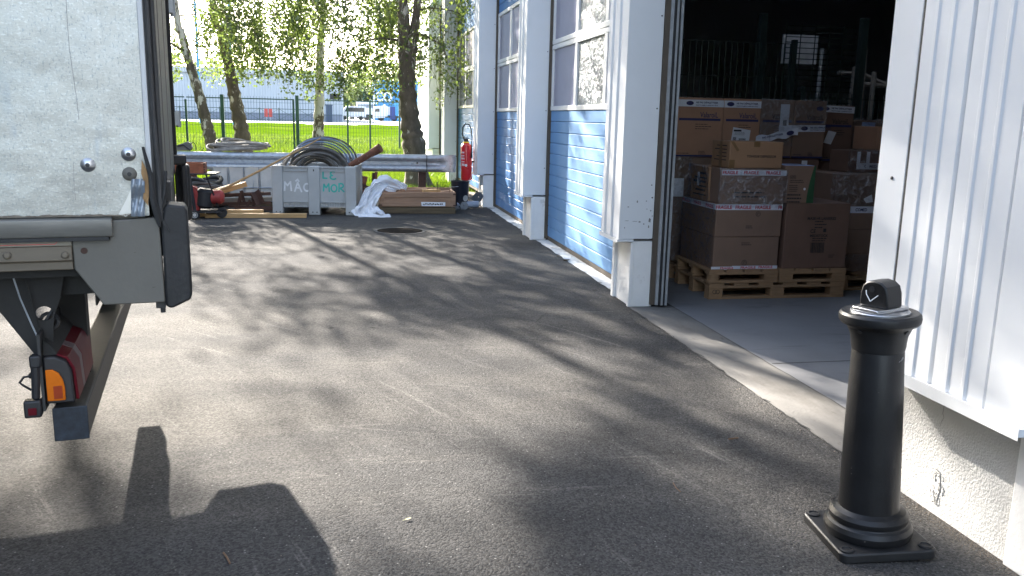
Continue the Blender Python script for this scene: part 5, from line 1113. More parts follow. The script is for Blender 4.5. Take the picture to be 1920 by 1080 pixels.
# wooden crate with sack
cx0, cx1, cy, chh = 0.46, 1.645, 13.32, 0.335
cr_ = thing('wooden_crate', 'weathered brown wooden crate with a torn white label on its front', 'crate', ((cx0+cx1)/2, cy, 0.004), rad(-1))
CL = cx1-cx0
m = MB().box(-CL/2, CL/2, 0, 0.026, 0.105, chh).box(-CL/2, CL/2, 0.674, 0.70, 0.105, chh+0.02).box(-CL/2, -CL/2+0.026, 0.0265, 0.6735, 0.105, chh).box(CL/2-0.026, CL/2, 0.0265, 0.6735, 0.105, chh).box(-CL/2+0.03, CL/2-0.03, 0.03, 0.67, 0.105, 0.12)
obj('side_board', m, wood_crate, cr_, bevel=0.003)
m = MB().box(-CL/2+0.001, CL/2-0.001, -0.012, -0.0005, 0.255, chh-0.004).box(-CL/2+0.001, CL/2-0.001, -0.012, -0.0005, 0.112, 0.178).box(-CL/2+0.001, -CL/2+0.075, -0.012, -0.0005, 0.179, 0.254).box(CL/2-0.075, CL/2-0.001, -0.012, -0.0005, 0.179, 0.254)
obj('batten_frame', m, wood_crate, cr_, bevel=0.003)
for ya, yb in ((-0.012, 0.028), (0.66, 0.70)): obj('base_board', MB().box(-CL/2, CL/2, ya, yb, 0.0, 0.094), wood_dark, cr_, bevel=0.003)
for x, z in ((-CL/2-0.003, 0.30), (-CL/2-0.003, 0.13), (CL/2-0.04, 0.30), (CL/2-0.04, 0.13)): obj('corner_strap', MB().box(x, x+0.043, -0.0145, -0.0125, z-0.008, z+0.010), rust_dark, cr_)
lb = obj('torn_label', MB().add([(0.06, -0.0135, 0.118), (0.43, -0.0135, 0.118), (0.43, -0.0135, 0.180), (0.05, -0.0135, 0.183)], [(0,1,2,3)]), labelm, cr_, smooth=False)
rr = random.Random(4); m = MB(); x = 0.08
while x < 0.40:
    k = rr.uniform(0.008, 0.022); z = 0.150+rr.uniform(-.006, .006); m.add([(x, -0.0145, z-0.012), (x+k, -0.0145, z-0.010), (x+k, -0.0145, z+0.012), (x, -0.0145, z+0.010)], [(0,1,2,3)]); x += k+rr.uniform(0.004, 0.012)
obj('faded_print', m, ink, lb, smooth=False)
for lb_, x0, x1, y, z, rz, mm_ in (('orange pine offcut lying on the crate contents', 0.12, 0.40, 0.30, 0.30, 0.2, wood_new), ('grey board lying across the inside of the crate', -0.30, 0.20, 0.45, 0.28, 0.05, wood_crate), ('short board end in the right of the crate', 0.28, 0.55, 0.5, 0.26, -0.15, wood_crate)):
    o = obj('offcut', MB().box(0, x1-x0, 0, 0.12, 0, 0.045), mm_, bevel=0.003, loc=((cx0+cx1)/2+x0, cy+y, z), rot=(0, -0.05, rz)); tag(o, lb_, 'board', 'boards in the wooden crate')
obj_ = obj('steel_rod', MB().tube([(0, 0, 0), (0.01, 0, 0.34)], 0.007, 6), rust_dark, loc=((cx0+cx1)/2+0.33, cy+0.35, 0.125)); tag(obj_, 'thin steel rod standing up out of the wooden crate', 'rod')
# white sack: a heap of thin folded sheet over the crate corner down to the ground
SP = [((750,354),13.60,0.22),((741,345),13.55,0.34),((726,338),13.50,0.40),((709,342),13.42,0.36),((698,356),13.30,0.30),((690,372),13.18,0.25),((684,388),13.08,0.28),((686,400),12.98,0.33),((700,405),12.92,0.40)]
spine = [A(*p, y) for p, y, w_ in SP]; wid = [w_ for _, _, w_ in SP]
def interp(L, t):
    k = t*(len(L)-1); i = min(int(k), len(L)-2); f = k-i
    f2 = f*f*(3-2*f); return L[i]*(1-f)+L[i+1]*f
def sack(u, v):
    pnt = interp(spine, u); wd = interp(wid, u); s = v-0.5
    fold = 0.030*math.sin(9*v+6*u+2)+0.022*math.sin(21*v-11*u)+0.018*math.sin(17*u+5*v)+0.012*math.sin(37*v+23*u)
    nxt = interp(spine, min(1, u+0.03))-interp(spine, max(0, u-0.03)); nxt.normalize()
    side = Vector((0.80, 0.55, 0.12)) if u < 0.75 else Vector((0.95, -0.1, 0.0))
    side = side.normalized(); nrm = nxt.cross(side).normalized()
    if nrm.z < 0 and u < 0.8: nrm = -nrm
    q = pnt+side*(s*wd*1.35)+nrm*(fold+0.10*(0.25-s*s)) 
    q = q+Vector((0, 0, -0.16*abs(s)**1.5*(1 if u < 0.8 else 0.3)))
    if q.z < 0.008: q.z = 0.008+0.004*abs(math.sin(30*v+20*u))
    return q
cen = Vector((0.25, 13.2, 0))
mb = MB().grid(lambda u, v: sack(u, v)-cen, 70, 50)
tp_ = obj('white_sack', mb, tarp, loc=cen, angle=120); sm = tp_.modifiers.new('thick', 'SOLIDIFY'); sm.thickness = 0.004
tag(tp_, 'crumpled white woven sack hanging from the wooden crate onto the asphalt', 'sack')
g0 = A(672, 405, 12.95); g1 = A(732, 404, 12.95)
def apron(u, v):
    x = g0.x+(g1.x-g0.x)*u; y = 12.82+0.34*v*(0.6+0.4*math.sin(PI*u)); z = 0.006+abs(0.050*math.sin(8*u+3*v)*math.sin(PI*u)*math.sin(PI*v)+0.022*math.sin(19*u-7*v)*v)+0.13*v*v*math.sin(PI*min(1, u*1.15))
    return Vector((x, y+0.03*math.sin(7*u), z))-cen
o = obj('sack_end', MB().grid(apron, 40, 24), tarp, tp_, angle=120); sm = o.modifiers.new('thick', 'SOLIDIFY'); sm.thickness = 0.004
# bucket, pipe, scrap brackets, fire extinguisher
bk = thing('bucket', 'black plastic bucket with a round pale emblem behind the crate corner', 'bucket', (1.83, 14.20, 0.004))
obj('bucket_body', MB().lathe([(0.13, 0.0), (0.155, 0.44), (0.162, 0.45), (0.150, 0.45), (0.126, 0.02), (0, 0.02)], 32), mat('dark_navy_plastic', (0.018, 0.021, 0.032), 0.4, var=0.15), bk)
obj('bucket_handle', MB().tube([(-0.158, -0.01, 0.40), (-0.19, -0.10, 0.36), (-0.13, -0.16, 0.36), (-0.05, -0.17, 0.37)], 0.004, 6), galv, bk)
e_ = MB(); Mx = TR((0.075, -0.124, 0.17), (PI/2, 0, 0.52))
e_.lathe([(0.050, 0), (0.050, 0.002), (0.038, 0.002), (0.038, 0)], 24, Mx); e_.box(-0.004, 0.004, -0.025, 0.028, 0, 0.0025, Mx).box(-0.018, 0.018, -0.004, 0.004, 0, 0.0026, Mx)
obj('round_emblem', e_, dirtywhite, bk)
a, b = G(857, 392), G(893, 388)
o = obj('plastic_pipe', MB().tube([(0, 0, 0.062), (b.x-a.x, 0.05, 0.062)], 0.058, 20, cap=False).tube([(b.x-a.x, 0.05, 0.062), (0, 0, 0.062)], 0.053, 20, cap=False), mat('pale_blue_grey_pipe', (0.30, 0.34, 0.42), 0.5, var=0.08), loc=(a.x, 14.12, 0.004)); tag(o, 'short pale grey pipe lying on the asphalt beside the pillar', 'pipe')
oldgalv = mat('dull_galvanised_scrap', (0.16, 0.17, 0.18), 0.6, metal=0.3, var=0.3, scale=14)
def scrap(label, px, py, y, sc, rot, z):
    p = A(px, py, y)
    outer = [(-0.10, 0), (0.06, -0.02), (0.11, 0.05), (0.10, 0.14), (0.02, 0.18), (-0.07, 0.13)]
    mb = plate_with_hole([(x*sc, z_*sc) for x, z_ in outer], [(0.02*sc+0.012*math.cos(t), 0.08*sc+0.012*math.sin(t)) for t in ang], 0, 0.004)
    mb.box(-0.10*sc, 0.06*sc, 0.005, 0.05, -0.012*sc, -0.004*sc)
    o = obj('steel_bracket', mb, oldgalv, loc=(p.x, y, z), rot=rot, smooth=False); tag(o, label, 'bracket', 'galvanised brackets by the bucket')
scrap('galvanised bracket leaning against the white pillar foot', 891, 376, 14.22, 1.0, (0.2, 0.5, 0.5), 0.12)
scrap('galvanised bracket standing in front of the pale grey pipe', 872, 392, 13.95, 0.7, (-0.25, -0.5, -0.1), 0.012)
scrap('flat galvanised plate lying beside the crate corner', 858, 397, 13.85, 0.6, (-1.2, 0.1, 0.5), 0.03)
scrap('galvanised bracket lying behind the pale grey pipe', 887, 386, 14.35, 0.8, (-0.7, 0.2, 0.9), 0.07)
ex = thing('fire_extinguisher', 'red fire extinguisher with black hose hanging on the white pillar', 'extinguisher', (1.995, 14.62, 0.435), (0, rad(-1.5), 0))
obj('cylinder', MB().lathe([(0.070, 0.0), (0.092, 0.012), (0.095, 0.03), (0.095, 0.55), (0.086, 0.60), (0.055, 0.63), (0.03, 0.64)], 32), redpaint, ex)
obj('valve_head', MB().lathe([(0.035, 0.641), (0.04, 0.66), (0.04, 0.69), (0.02, 0.70)], 16).box(-0.05, 0.05, -0.012, 0.012, 0.70, 0.715).box(-0.06, 0.03, -0.012, 0.012, 0.725, 0.74), blackp, ex)
obj('neck_ring', MB().lathe([(0.052, 0.632), (0.056, 0.64), (0.050, 0.655), (0.041, 0.656)], 24), yellow, ex)
obj('hose', MB().tube([(-0.035, -0.02, 0.69), (-0.065, -0.02, 0.78), (-0.055, -0.02, 0.90), (-0.01, -0.02, 0.955), (0.05, -0.02, 0.945), (0.09, -0.02, 0.86), (0.10, -0.03, 0.72), (0.092, -0.05, 0.58), (0.085, -0.06, 0.46)], 0.010, 8), blackp, ex)
obj('nozzle', MB().tube([(0.085, -0.062, 0.47), (0.080, -0.066, 0.38)], [0.016, 0.022], 10), blackp, ex)
obj('pressure_gauge', MB().lathe([(0.022, 0), (0.022, 0.012), (0.0, 0.016)], 18, TR((-0.02, -0.093, 0.26), (PI/2, 0, 0))), labelm, ex)
tt = MB()
for k, (z, hgt) in enumerate(((0.46, 0.03), (0.41, 0.025), (0.36, 0.03), (0.31, 0.02), (0.25, 0.04))):
    for q in range(5): tt.add([((0.0956)*math.cos(rad(t)), 0.0956*math.sin(rad(t)), zz) for t, zz in ((205+q*8, z), (210+q*8, z), (210+q*8, z+hgt), (205+q*8, z+hgt))], [(0,1,2,3)])
obj('white_print', tt, labelm, ex, smooth=False)
obj('pull_cord', MB().tube([(0.090, -0.05, 0.18), (0.060, -0.10, 0.05), (0.0, -0.11, -0.03), (-0.08, -0.10, -0.02)], 0.003, 5), dirtywhite, ex)
obj('wall_bracket', MB().box(0.04, 0.135, 0.0, 0.02, 0.30, 0.33), blackp, ex)
# manhole
mh = thing('manhole_cover', 'round iron manhole cover set into the asphalt', 'manhole cover', (0.655, 11.27, 0.003))
obj('frame_ring', MB().lathe([(0.345, 0.0), (0.345, 0.005), (0.305, 0.005), (0.305, 0.0)], 48), mat('iron_ring', (0.13, 0.125, 0.118), 0.9, spec=0.1), mh)
m = MB().lathe([(0.298, 0.0), (0.298, 0.003), (0.285, 0.004), (0, 0.004)], 48)
obj('lid', m, mat('worn_iron_lid', (0.024, 0.022, 0.020), 0.95, var=0.4, scale=14, spec=0.0), mh)
# litter
def leaf(label, px, py, sz, rz, m_, curl=0.3):
    p = G(px, py, 0.006); pts = [(-1, 0), (-0.5, 0.36), (0.1, 0.42), (0.6, 0.25), (1, 0), (0.6, -0.25), (0.1, -0.42), (-0.5, -0.36)]
    mb = MB().add([(x*sz, y*sz, curl*sz*(x*x*0.3+abs(y)*0.9)) for x, y in pts]+[(-0.5*sz, 0, 0), (0.1*sz, 0, 0), (0.6*sz, 0, 0.1*sz*curl)], [(0,8,1),(1,8,9,2),(2,9,10,3),(3,10,4),(0,7,8),(7,6,9,8),(6,5,10,9),(5,4,10)])
    mb.tube([(-1*sz, 0, 0.3*curl*sz), (-1.5*sz, 0.1*sz, 0.1*sz)], 0.0012, 4)
    o = obj('fallen_leaf', mb, m_, loc=p, rot=rz); return tag(o, label, 'leaf')
yl = mat('pale_dry_leaf', (0.34, 0.33, 0.18), 0.7, var=0.2); bl = mat('brown_dry_leaf', (0.13, 0.075, 0.04), 0.8, var=0.3)
leaf('pale green leaf lying alone on the shaded asphalt in front', 765, 973, 0.016, 0.6, yl)
leaf('brown curled leaf lying by the threshold of the blue door', 1062, 489, 0.05, 0.3, bl, 0.8)
leaf('small brown leaf on the asphalt near the middle pillar foot', 1046, 481, 0.03, 1.3, bl, 0.8)
leaf('yellow leaf at the foot of the second pillar', 984, 437, 0.03, 0.2, yl, 0.8)
def twig(label, pts, r_):
    P = [G(*p, 0.004+r_) for p in pts]; o = obj('twig', MB().tube([q-P[0] for q in P], r_, 5), bl, loc=P[0]); return tag(o, label, 'twig')
twig('short reddish twig lying at the front of the yard', [(419,1036),(425,1044),(431,1056)], 0.0035)
twig('dark twig on the asphalt beside the concrete apron', [(1366,823),(1376,822),(1384,821)], 0.004)
twig('thin crooked twig left of the bollard', [(1262,905),(1268,915),(1276,922)], 0.002)

# grit along the wall foot and scattered on the yard: uncountable
m = MB()
def pebble(x, y, s, z=0.0):
    a = random.uniform(0, 6); P = [(x+s*math.cos(a+k*2.09)*random.uniform(.6, 1), y+s*math.sin(a+k*2.09)*random.uniform(.6, 1), z+0.001) for k in range(3)]+[(x, y, z+s*random.uniform(.5, .9))]
    m.add(P, [(0,1,3),(1,2,3),(2,0,3)])
for i in range(1500): pebble(PX-abs(random.gauss(0, 0.035))-0.004, random.uniform(2.25, 3.1), random.uniform(0.0012, 0.005))
for i in range(500): pebble(2.235-abs(random.gauss(0, 0.05)), random.uniform(3.1, 14.5), random.uniform(0.002, 0.007))
for i in range(420): pebble(random.uniform(-1.6, 2.2), random.uniform(2.3, 7.5), random.uniform(0.001, 0.0045))
for i in range(200): pebble(1.86+random.gauss(0, .17), 2.6+random.gauss(0, .2), random.uniform(0.001, 0.004))
tag(obj('grit', m, mat('brown_grit', (0.15, 0.125, 0.10), 0.9, var=0.5, scale=200), smooth=False), kind='stuff')
EXTRA_MASK = [(600,490,330,50,.4),   # leaf gaps cut so sun lands on the yard, in view coordinates: x, y, half widths, how open
 (40,760,130,230,1.0),(255,690,120,95,1.0),(440,470,140,30,.9),(330,595,100,24,.9),(640,575,70,26,.8),(830,685,190,58,1.3),(700,675,110,32,.9),(1080,690,100,50,.8),(1080,800,120,45,.6),
 (880,795,185,62,1.2),(640,800,140,36,.8),(430,720,130,52,.75),(1480,930,60,60,.6),(1460,735,170,70,1.1),(1215,600,34,16,.8),(1080,925,34,70,.75),(1180,890,80,22,.5),
 (1330,1000,110,110,.75),(950,990,110,130,.9),(800,985,120,30,.35),(880,512,70,11,.7),(620,440,120,10,.6),(500,540,90,14,.5),(760,600,50,12,.5),(1010,640,60,16,.5),(720,500,60,9,.5),(960,560,50,9,.5),
 (700,930,160,80,.55),(350,850,110,50,1.0),(450,900,130,110,1.0),(620,930,140,130,.6),(420,640,120,30,.5),(1010,960,60,90,.5),(1170,1010,60,100,-3),(1330,870,100,50,.35),(240,560,60,40,.9)]
WALL_MASK = [(1790,200,150,260,-1.5),(1640,250,60,260,-1),(1720,650,110,130,.9),(1850,660,60,110,.7),(1830,985,420,315,2.2),(1150,250,16,60,.35),(1148,400,18,40,.4),(955,200,30,160,.75),(965,330,20,60,.7),(885,180,25,160,.6),(890,290,20,60,.6),
 (1100,360,34,130,1.1),(1105,330,18,60,.6),(1070,430,22,50,.8),(1110,120,30,60,.7),(975,280,16,90,.6),(840,180,20,200,.7),(800,140,20,200,.75),(1800,330,20,60,.25),(1100,60,22,80,.7)]  # leaf gaps for sun on the facade, cut the same way
# ================================================================== FENCE, TREES, BACKGROUND
FY = 30.0
fz = lawn_z(-4, FY)
px_posts = [(292,192,0),(350,186,0),(418,177,1),(551,186,0),(558,179,1),(652,186,0),(694,187,0),(749,188,0),(812,190,0)]
xs_ = [A(px, 230, FY).x for px, _, _ in px_posts]
fn = thing('garden_fence', 'dark green welded mesh fence on posts between the birches and the grass', 'fence', (xs_[0], FY, fz))
for (px, py, big), x in zip(px_posts, xs_):
    zt = A(px, py, FY).z-fz; rr_ = 0.055 if big else 0.032
    obj('post', MB().box(x-xs_[0]-rr_, x-xs_[0]+rr_, -rr_, rr_, -0.25, zt), fence_g, fn)
for a, b in zip(xs_[:-1], xs_[1:]):
    if b-a < 0.4: continue
    mb = MB(); n = max(2, round((b-a)/0.092))
    for i in range(1, n): x = a+(b-a)*i/n-xs_[0]; mb.box(x-0.0045, x+0.0045, -0.0045, 0.0045, -0.02, 1.80)
    for z in (0.02, 0.42, 0.82, 1.22, 1.60): mb.box(a-xs_[0]+0.03, b-xs_[0]-0.03, -0.012, -0.006, z, z+0.008)
    mb.box(a-xs_[0]+0.03, b-xs_[0]-0.03, -0.022, -0.0125, 1.70, 1.735)
    obj('mesh_panel', mb, fence_g, fn, smooth=False)

# ---- birches
LIGHT = -SUND
def sunhit(c):
    t = c[2]/SUND.z; return (c[0]-SUND.x*t, c[1]-SUND.y*t)
def catmull(P, n=10):
    out = []; P = [Vector(p) for p in P]; Q = [P[0]*2-P[1]]+P+[P[-1]*2-P[-2]]
    for i in range(1, len(Q)-2):
        for k in range(n):
            t = k/n; a, b, c, d = Q[i-1], Q[i], Q[i+1], Q[i+2]
            out.append(0.5*((2*b)+(c-a)*t+(2*a-5*b+4*c-d)*t*t+(-a+3*b-3*c+d)*t**3))
    return out+[P[-1]]
MASK = []     # lit places on the yard (sun-side gaps): (px, py, rx, ry, strength)
def proj(x, y, z=0.0):
    v = Vector((x, y, z))-CP; w_ = v.dot(CF)
    if w_ < 0.3: return None
    return (960+FPX*v.dot(CR)/w_, 540+FPX*v.dot(CD)/w_)
def lit_gap(c):
    tg = c[2]/SUND.z
    def hit(t): return (c[0]-SUND.x*t, c[1]-SUND.y*t, c[2]-SUND.z*t)
    h, wall = hit(tg), False
    if h[0] > 2.13:
        h1 = hit((c[0]-2.13)/SUND.x); solid = h1[1] < 3.16 or (h1[1] < 3.95 and h1[2] < 0.6) or any(a < h1[1] < b for a, b in PY)
        if solid: h, wall = h1, True
        elif not 3.16 < h1[1] < 6.5:
            h2 = hit((c[0]-DX)/SUND.x)
            if h[0] > DX: h, wall = h2, True
    if not (0.5 < h[1] < 24): return 0
    p = proj(*h)
    if p is None: return 0
    s_ = 0
    for (mx, my, rx, ry, st) in (WALL_MASK if wall else MASK):
        q = ((p[0]-mx)/rx)**2+((p[1]-my)/ry)**2
        if q < 3: s_ += st*math.exp(-q*q*0.7)
    return s_
def leaves_for(centres, nper, spread, size, seed):
    g = np.random.default_rng(seed); C = np.repeat(np.asarray(centres, float), nper, 0); n = len(C)
    C = C+g.normal(0, 1, (n, 3))*np.array(spread)
    sz = g.uniform(0.6, 1.15, n)*size
    nrm = g.normal(0, 1, (n, 3)); nrm /= np.linalg.norm(nrm, axis=1)[:, None]
    t = g.normal(0, 1, (n, 3)); t[:, 2] -= 0.8; t -= nrm*np.sum(t*nrm, 1)[:, None]; t /= np.linalg.norm(t, axis=1)[:, None]
    b = np.cross(nrm, t)
    V = np.zeros((n, 4, 3)); V[:,0] = C-t*(sz*0.6)[:, None]; V[:,1] = C+b*(sz*0.42)[:, None]-t*(sz*0.12)[:, None]; V[:,2] = C+t*(sz*0.75)[:, None]; V[:,3] = C-b*(sz*0.42)[:, None]-t*(sz*0.12)[:, None]
    return V.reshape(-1, 3)
ALLC = []
def birch(label, trunks, limbs_from, height, spread, nl, bark_m, seed, dens=1.0, low=2.1, keep=None, nspray=125, nfill=2400, clump=-0.6, dense=(), group='birches behind the guardrail'):
    """trunks: list of (points, radii) in world space; first one is the main stem"""
    r = random.Random(seed); base = Vector(trunks[0][0][0])
    t = thing('birch_tree', label, 'tree', base, 0, group)
    tm = MB(); limbs = MB(); centres = []
    for pts, rad_ in trunks:
        P = catmull(pts, 8); n = len(P); R_ = [rad_[0]+(rad_[1]-rad_[0])*(i/(n-1))**0.9 for i in range(n)]
        R_ = [q*(1+0.10*math.sin(i*1.7)+0.05*math.sin(i*3.1)) for i, q in enumerate(R_)]
        R_[0] *= 1.25
        tm.tube([p-base for p in P], R_, 14)
        for k in range(nl):
            f = ((k+r.random())/nl); z = limbs_from+(height-limbs_from)*f**0.9
            i = min(range(n), key=lambda q: abs(P[q].z-z)); s = P[i]
            a = r.uniform(0, 2*PI); L = spread*r.uniform(0.55, 1.1)*(1-0.45*f); up = r.uniform(0.15, 0.5)
            d = Vector((math.cos(a), math.sin(a), 0)); Q = [s+Vector((0, 0, 0))]
            for q in range(1, 7):
                u = q/6; Q.append(s+d*L*u+Vector((r.uniform(-.1,.1), r.uniform(-.1,.1), up*L*u*1.3-1.15*L*up*u*u*1.6-0.25*u*u)))
            if min(q.z for q in Q) < low-0.6: continue
            limbs.tube([q-base for q in Q], [max(0.006, R_[i]*0.28*(1-0.85*j/6)) for j in range(7)], 6)
            for q in range(2, 7):
                for h in range(3):
                    o = Q[q]+Vector((r.uniform(-.3,.3), r.uniform(-.3,.3), r.uniform(-.05,.15))); Lh = r.uniform(0.35, 1.2)*(1 if f < 0.7 else 0.6)
                    dr = Vector((r.uniform(-.35,.35), r.uniform(-.35,.35), -1)).normalized()
                    if o.z-Lh < low: Lh = max(0.15, o.z-low-r.uniform(0, 0.5))
                    if o.z < low: continue
                    limbs.tube([o-base, o+dr*Lh*0.5-base, o+dr*Lh-base+Vector((0, 0, -0.03))], [0.006, 0.004, 0.002], 3, cap=False)
                    m_ = max(3, int(Lh/0.075))
                    for j in range(m_):
                        centres.append(o+dr*Lh*(j+0.5)/m_)
                m_ = 3
                for h in range(m_): centres.append(Q[q]+Vector((r.gauss(0, .2), r.gauss(0, .2), r.gauss(0, .15))))
    # hanging sprays low in the crown
    ax = catmull(trunks[0][0], 8)
    def axis(z): return min(ax, key=lambda q: abs(q.z-z))
    for k in range(nspray):
        a = r.uniform(0, 2*PI); rr_ = spread*0.95*math.sqrt(r.random())+0.15; z = r.uniform(low+0.5, low+3.2); o = axis(z)+Vector((rr_*math.cos(a), rr_*math.sin(a), 0)); Lh = min(r.uniform(0.4, 1.3), o.z-low)
        dr = Vector((r.uniform(-.3,.3), r.uniform(-.3,.3), -1)).normalized()
        if Lh < 0.2: continue
        limbs.tube([o-base+Vector((r.uniform(-.25,.25), r.uniform(-.25,.25), 0.25)), o-base, o+dr*Lh-base], [0.007, 0.005, 0.002], 3, cap=False)
        for j in range(int(Lh/0.06)): centres.append(o+dr*(j+0.5)*0.06+Vector((r.gauss(0, .04), r.gauss(0, .04), 0)))
    keepc = []
    for c_ in centres:
        a_ = axis(c_.z)
        if c_.y < a_.y and abs(c_.x-a_.x) < 0.32 and r.random() < 0.85: continue
        if math.sin(c_.x*3.1+seed)+math.sin(c_.z*3.7+c_.y*2)+math.sin(c_.y*2.9+seed*.7+c_.x) < clump: continue
        if r.random() > dens: continue
        if keep and not keep(c_): continue
        g = lit_gap(c_)
        if g > 0 and r.random() < g*(1.5 if c_.z > 4.3 else 0.5): continue
        keepc.append(c_-base)
    upc = []; zc, rz_ = (height+1.2+3.6)/2+0.2, (height+1.2-3.0)/2
    for k in range(nfill):
        v = Vector((r.gauss(0, 1), r.gauss(0, 1), r.gauss(0, 1))).normalized()*(r.random()**0.36)
        z = zc+v.z*rz_
        if z < 4.4: continue
        c_ = axis(min(z, height-0.5)); c_ = Vector((c_.x+v.x*(spread*0.95), c_.y+v.y*spread*0.8, z))
        if math.sin(c_.x*2.3+seed)+math.sin(c_.z*1.9+c_.y)+math.sin(c_.y*2.6+seed*.7) < -0.7 and lit_gap(c_) > -0.2: continue
        if r.random() < lit_gap(c_)*1.7: continue
        upc.append(c_-base)
    for (gx, gy, rx, ry, cnt) in dense:                   # unseen leaf clump added to cast the dark patch at the yard front
        for k in range(cnt):
            a = r.uniform(0, 2*PI); q = math.sqrt(r.random()); yy = axis(8.6).y+r.uniform(-.5, .5); x_, y_ = gx+rx*q*math.cos(a), gy+ry*q*math.sin(a)
            tt = (yy-y_)/SUND.y; upc.append(Vector((x_+SUND.x*tt, yy, SUND.z*tt))-base)
    obj('trunk', tm, bark_m, t, angle=80)
    obj('branches', limbs, bark_dark if bark_m is not bark_white else bark_mid, t, angle=80)
    V = np.concatenate([leaves_for([tuple(c_) for c_ in keepc], 6, (0.085, 0.085, 0.075), 0.065, seed), leaves_for([tuple(c_) for c_ in upc], 7, (0.15, 0.15, 0.13), 0.105, seed+1)])
    print('LEAVES', len(V)//4)
    tri_obj('crown', V, 4, leaf_m, t)
    ALLC.append(len(keepc)); return t
MASK += EXTRA_MASK
def trunk_px(pts, y, ztop, lean=(0, 0)):
    P = [A(px, py, y) for px, py in pts]; b = P[0].copy(); b.z = lawn_z(b.x, y)-0.05
    dlow = P[0]-P[1]; k = (P[0].z-b.z)/max(0.1, P[1].z-P[0].z); b.x = P[0].x+dlow.x*k*0.6
    e = P[-1]+(P[-1]-P[-3])*((ztop-P[-1].z)/max(0.3, (P[-1]-P[-3]).z)); e.x = P[-1].x+lean[0]; e.y = y+lean[1]; e.z = ztop
    mid = (P[-1]+e)/2
    return [b]+P+[mid, e]
y1_, y2_, y3_, y4_ = 19.5, 20.6, 21.2, 18.6
birch('birch with curved leaning trunk, nearest the lorry', [(trunk_px([(397,270),(388,235),(374,180),(356,120),(340,60),(328,0)], y1_, 15.0, (-0.7, 0)), (0.155, 0.04))], 2.6, 15.0, 2.6, 34, bark_mid, 21, nfill=2900, dense=((1.03, 2.72, 0.13, 0.45, 120),))
birch('birch with a broad rugged dark trunk, second from the lorry', [(trunk_px([(455,258),(448,220),(438,170),(428,120),(415,60),(398,0)], y2_, 15.5, (-0.6, 0.3)), (0.20, 0.05))], 2.9, 15.5, 2.8, 34, bark_dark, 22, nfill=2900)
birch('slender white birch behind the pallet box', [(trunk_px([(597,255),(598,215),(600,150),(601,80),(607,0)], y3_, 12.5, (0.2, 0.2)), (0.155, 0.04))], 3.0, 12.5, 2.5, 30, bark_white, 23)
birch('thick forked birch with ivy dark bark beside the building corner', [(trunk_px([(776,272),(770,235),(764,170),(760,90),(755,0)], y4_, 12.5, (-0.3, -0.2)), (0.285, 0.06)), ([A(766, 150, y4_), A(772, 95, y4_), A(779, 40, y4_), A(783, 0, y4_), A(783, 0, y4_)+Vector((0.2, 0.1, 2)), A(783, 0, y4_)+Vector((0.25, 0.2, 4.5))], (0.13, 0.04))], 2.6, 12.5, 2.7, 24, bark_dark, 24, low=1.75, nspray=260)
birch('birch mostly hidden behind the lorry, left of the leaning one', [([(-7.3, 19.8, 0), (-7.4, 19.8, 2.5), (-7.0, 19.9, 6), (-6.6, 20, 12.5)], (0.17, 0.04))], 2.6, 12.5, 2.7, 26, bark_mid, 25, nspray=40)
birch('outermost birch beyond the lorry, out in the sun', [([(-10.2, 19.2, 0), (-10.1, 19.2, 2.5), (-9.9, 19.3, 6), (-9.6, 19.4, 12)], (0.17, 0.04))], 2.6, 12.0, 2.7, 24, bark_mid, 26, nspray=20)

# ---- beyond the lawn
def far(px, py, d): return A(px, py, d)
YZ = 0.60
gb = thing('grey_warehouse', 'long low pale grey corrugated warehouse beyond the lawn', 'warehouse', (far(330, 226, 110).x-25, 110, YZ))
x0 = gb.location.x; x1 = far(641, 220, 110).x; L = x1-x0; Hh = far(450, 138, 110).z-YZ
m = MB(); P = []; k = 0.0
while k < L: P += [(k, 0), (k+0.30, 0), (k+0.36, -0.08), (k+0.56, -0.08), (k+0.62, 0)]; k += 0.64
P += [(L, 0), (L, 40), (0, 40)]
obj('wall', m.prism(P, (0.0, Hh), 'z'), greyclad, gb, smooth=False)
obj('roof', MB().box(-0.3, L+0.3, -0.4, 40.3, Hh+0.01, Hh+0.6), mat('pale_roof_edge', (0.42, 0.44, 0.48), 0.6), gb)
obj('wall_base', MB().box(0, L, -0.16, -0.09, 0, 0.9), mat('darker_grey_base', (0.17, 0.19, 0.24), 0.7), gb)
for k in range(2):
    q = far(624+7*k, 176, 110).x-x0; obj('window', MB().box(q-0.35, q+0.35, -0.14, -0.085, 2.7, 3.4), glassdark, gb)
ys_ = 0
rl = thing('railing', 'dark railing with crossed bars in front of the grey warehouse', 'railing', (x0, 100, YZ))
z1 = 1.35; n = int((far(618, 220, 100).x-x0)/2.1); rm = MB()
for i in range(n):
    a, b = i*2.1, i*2.1+2.1
    po = MB().box(a-0.05, a+0.05, -0.05, 0.05, 0, z1+0.1); obj('post', po, fence_in, rl)
    bay = MB().tube([(a+0.06, 0, z1), (b-0.06, 0, z1)], 0.035, 5).tube([(a+0.06, 0, 0.15), (b-0.06, 0, 0.15)], 0.035, 5).tube([(a+0.06, 0.01, 0.17), (b-0.06, 0.01, z1-0.03)], 0.025, 4).tube([(a+0.06, -0.01, z1-0.03), (b-0.06, -0.01, 0.17)], 0.025, 4)
    obj('crossed_bay', bay, fence_in, rl)
p = far(617, 198, 100)
o = obj('gate_post', MB().box(-0.35, 0.35, -0.3, 0.3, 0, p.z-YZ).box(-0.4, 0.4, -0.35, 0.35, p.z-YZ+0.002, p.z-YZ+0.12), mat('dark_blue_post', (0.03, 0.05, 0.09), 0.6), loc=(p.x, 100, YZ)); tag(o, 'dark square gate post at the end of the crossed railing', 'post')
p = far(503, 210, 99)
o = thing('red_sign', 'small red double panel sign in front of the grey warehouse', 'sign', (p.x, 99, YZ))
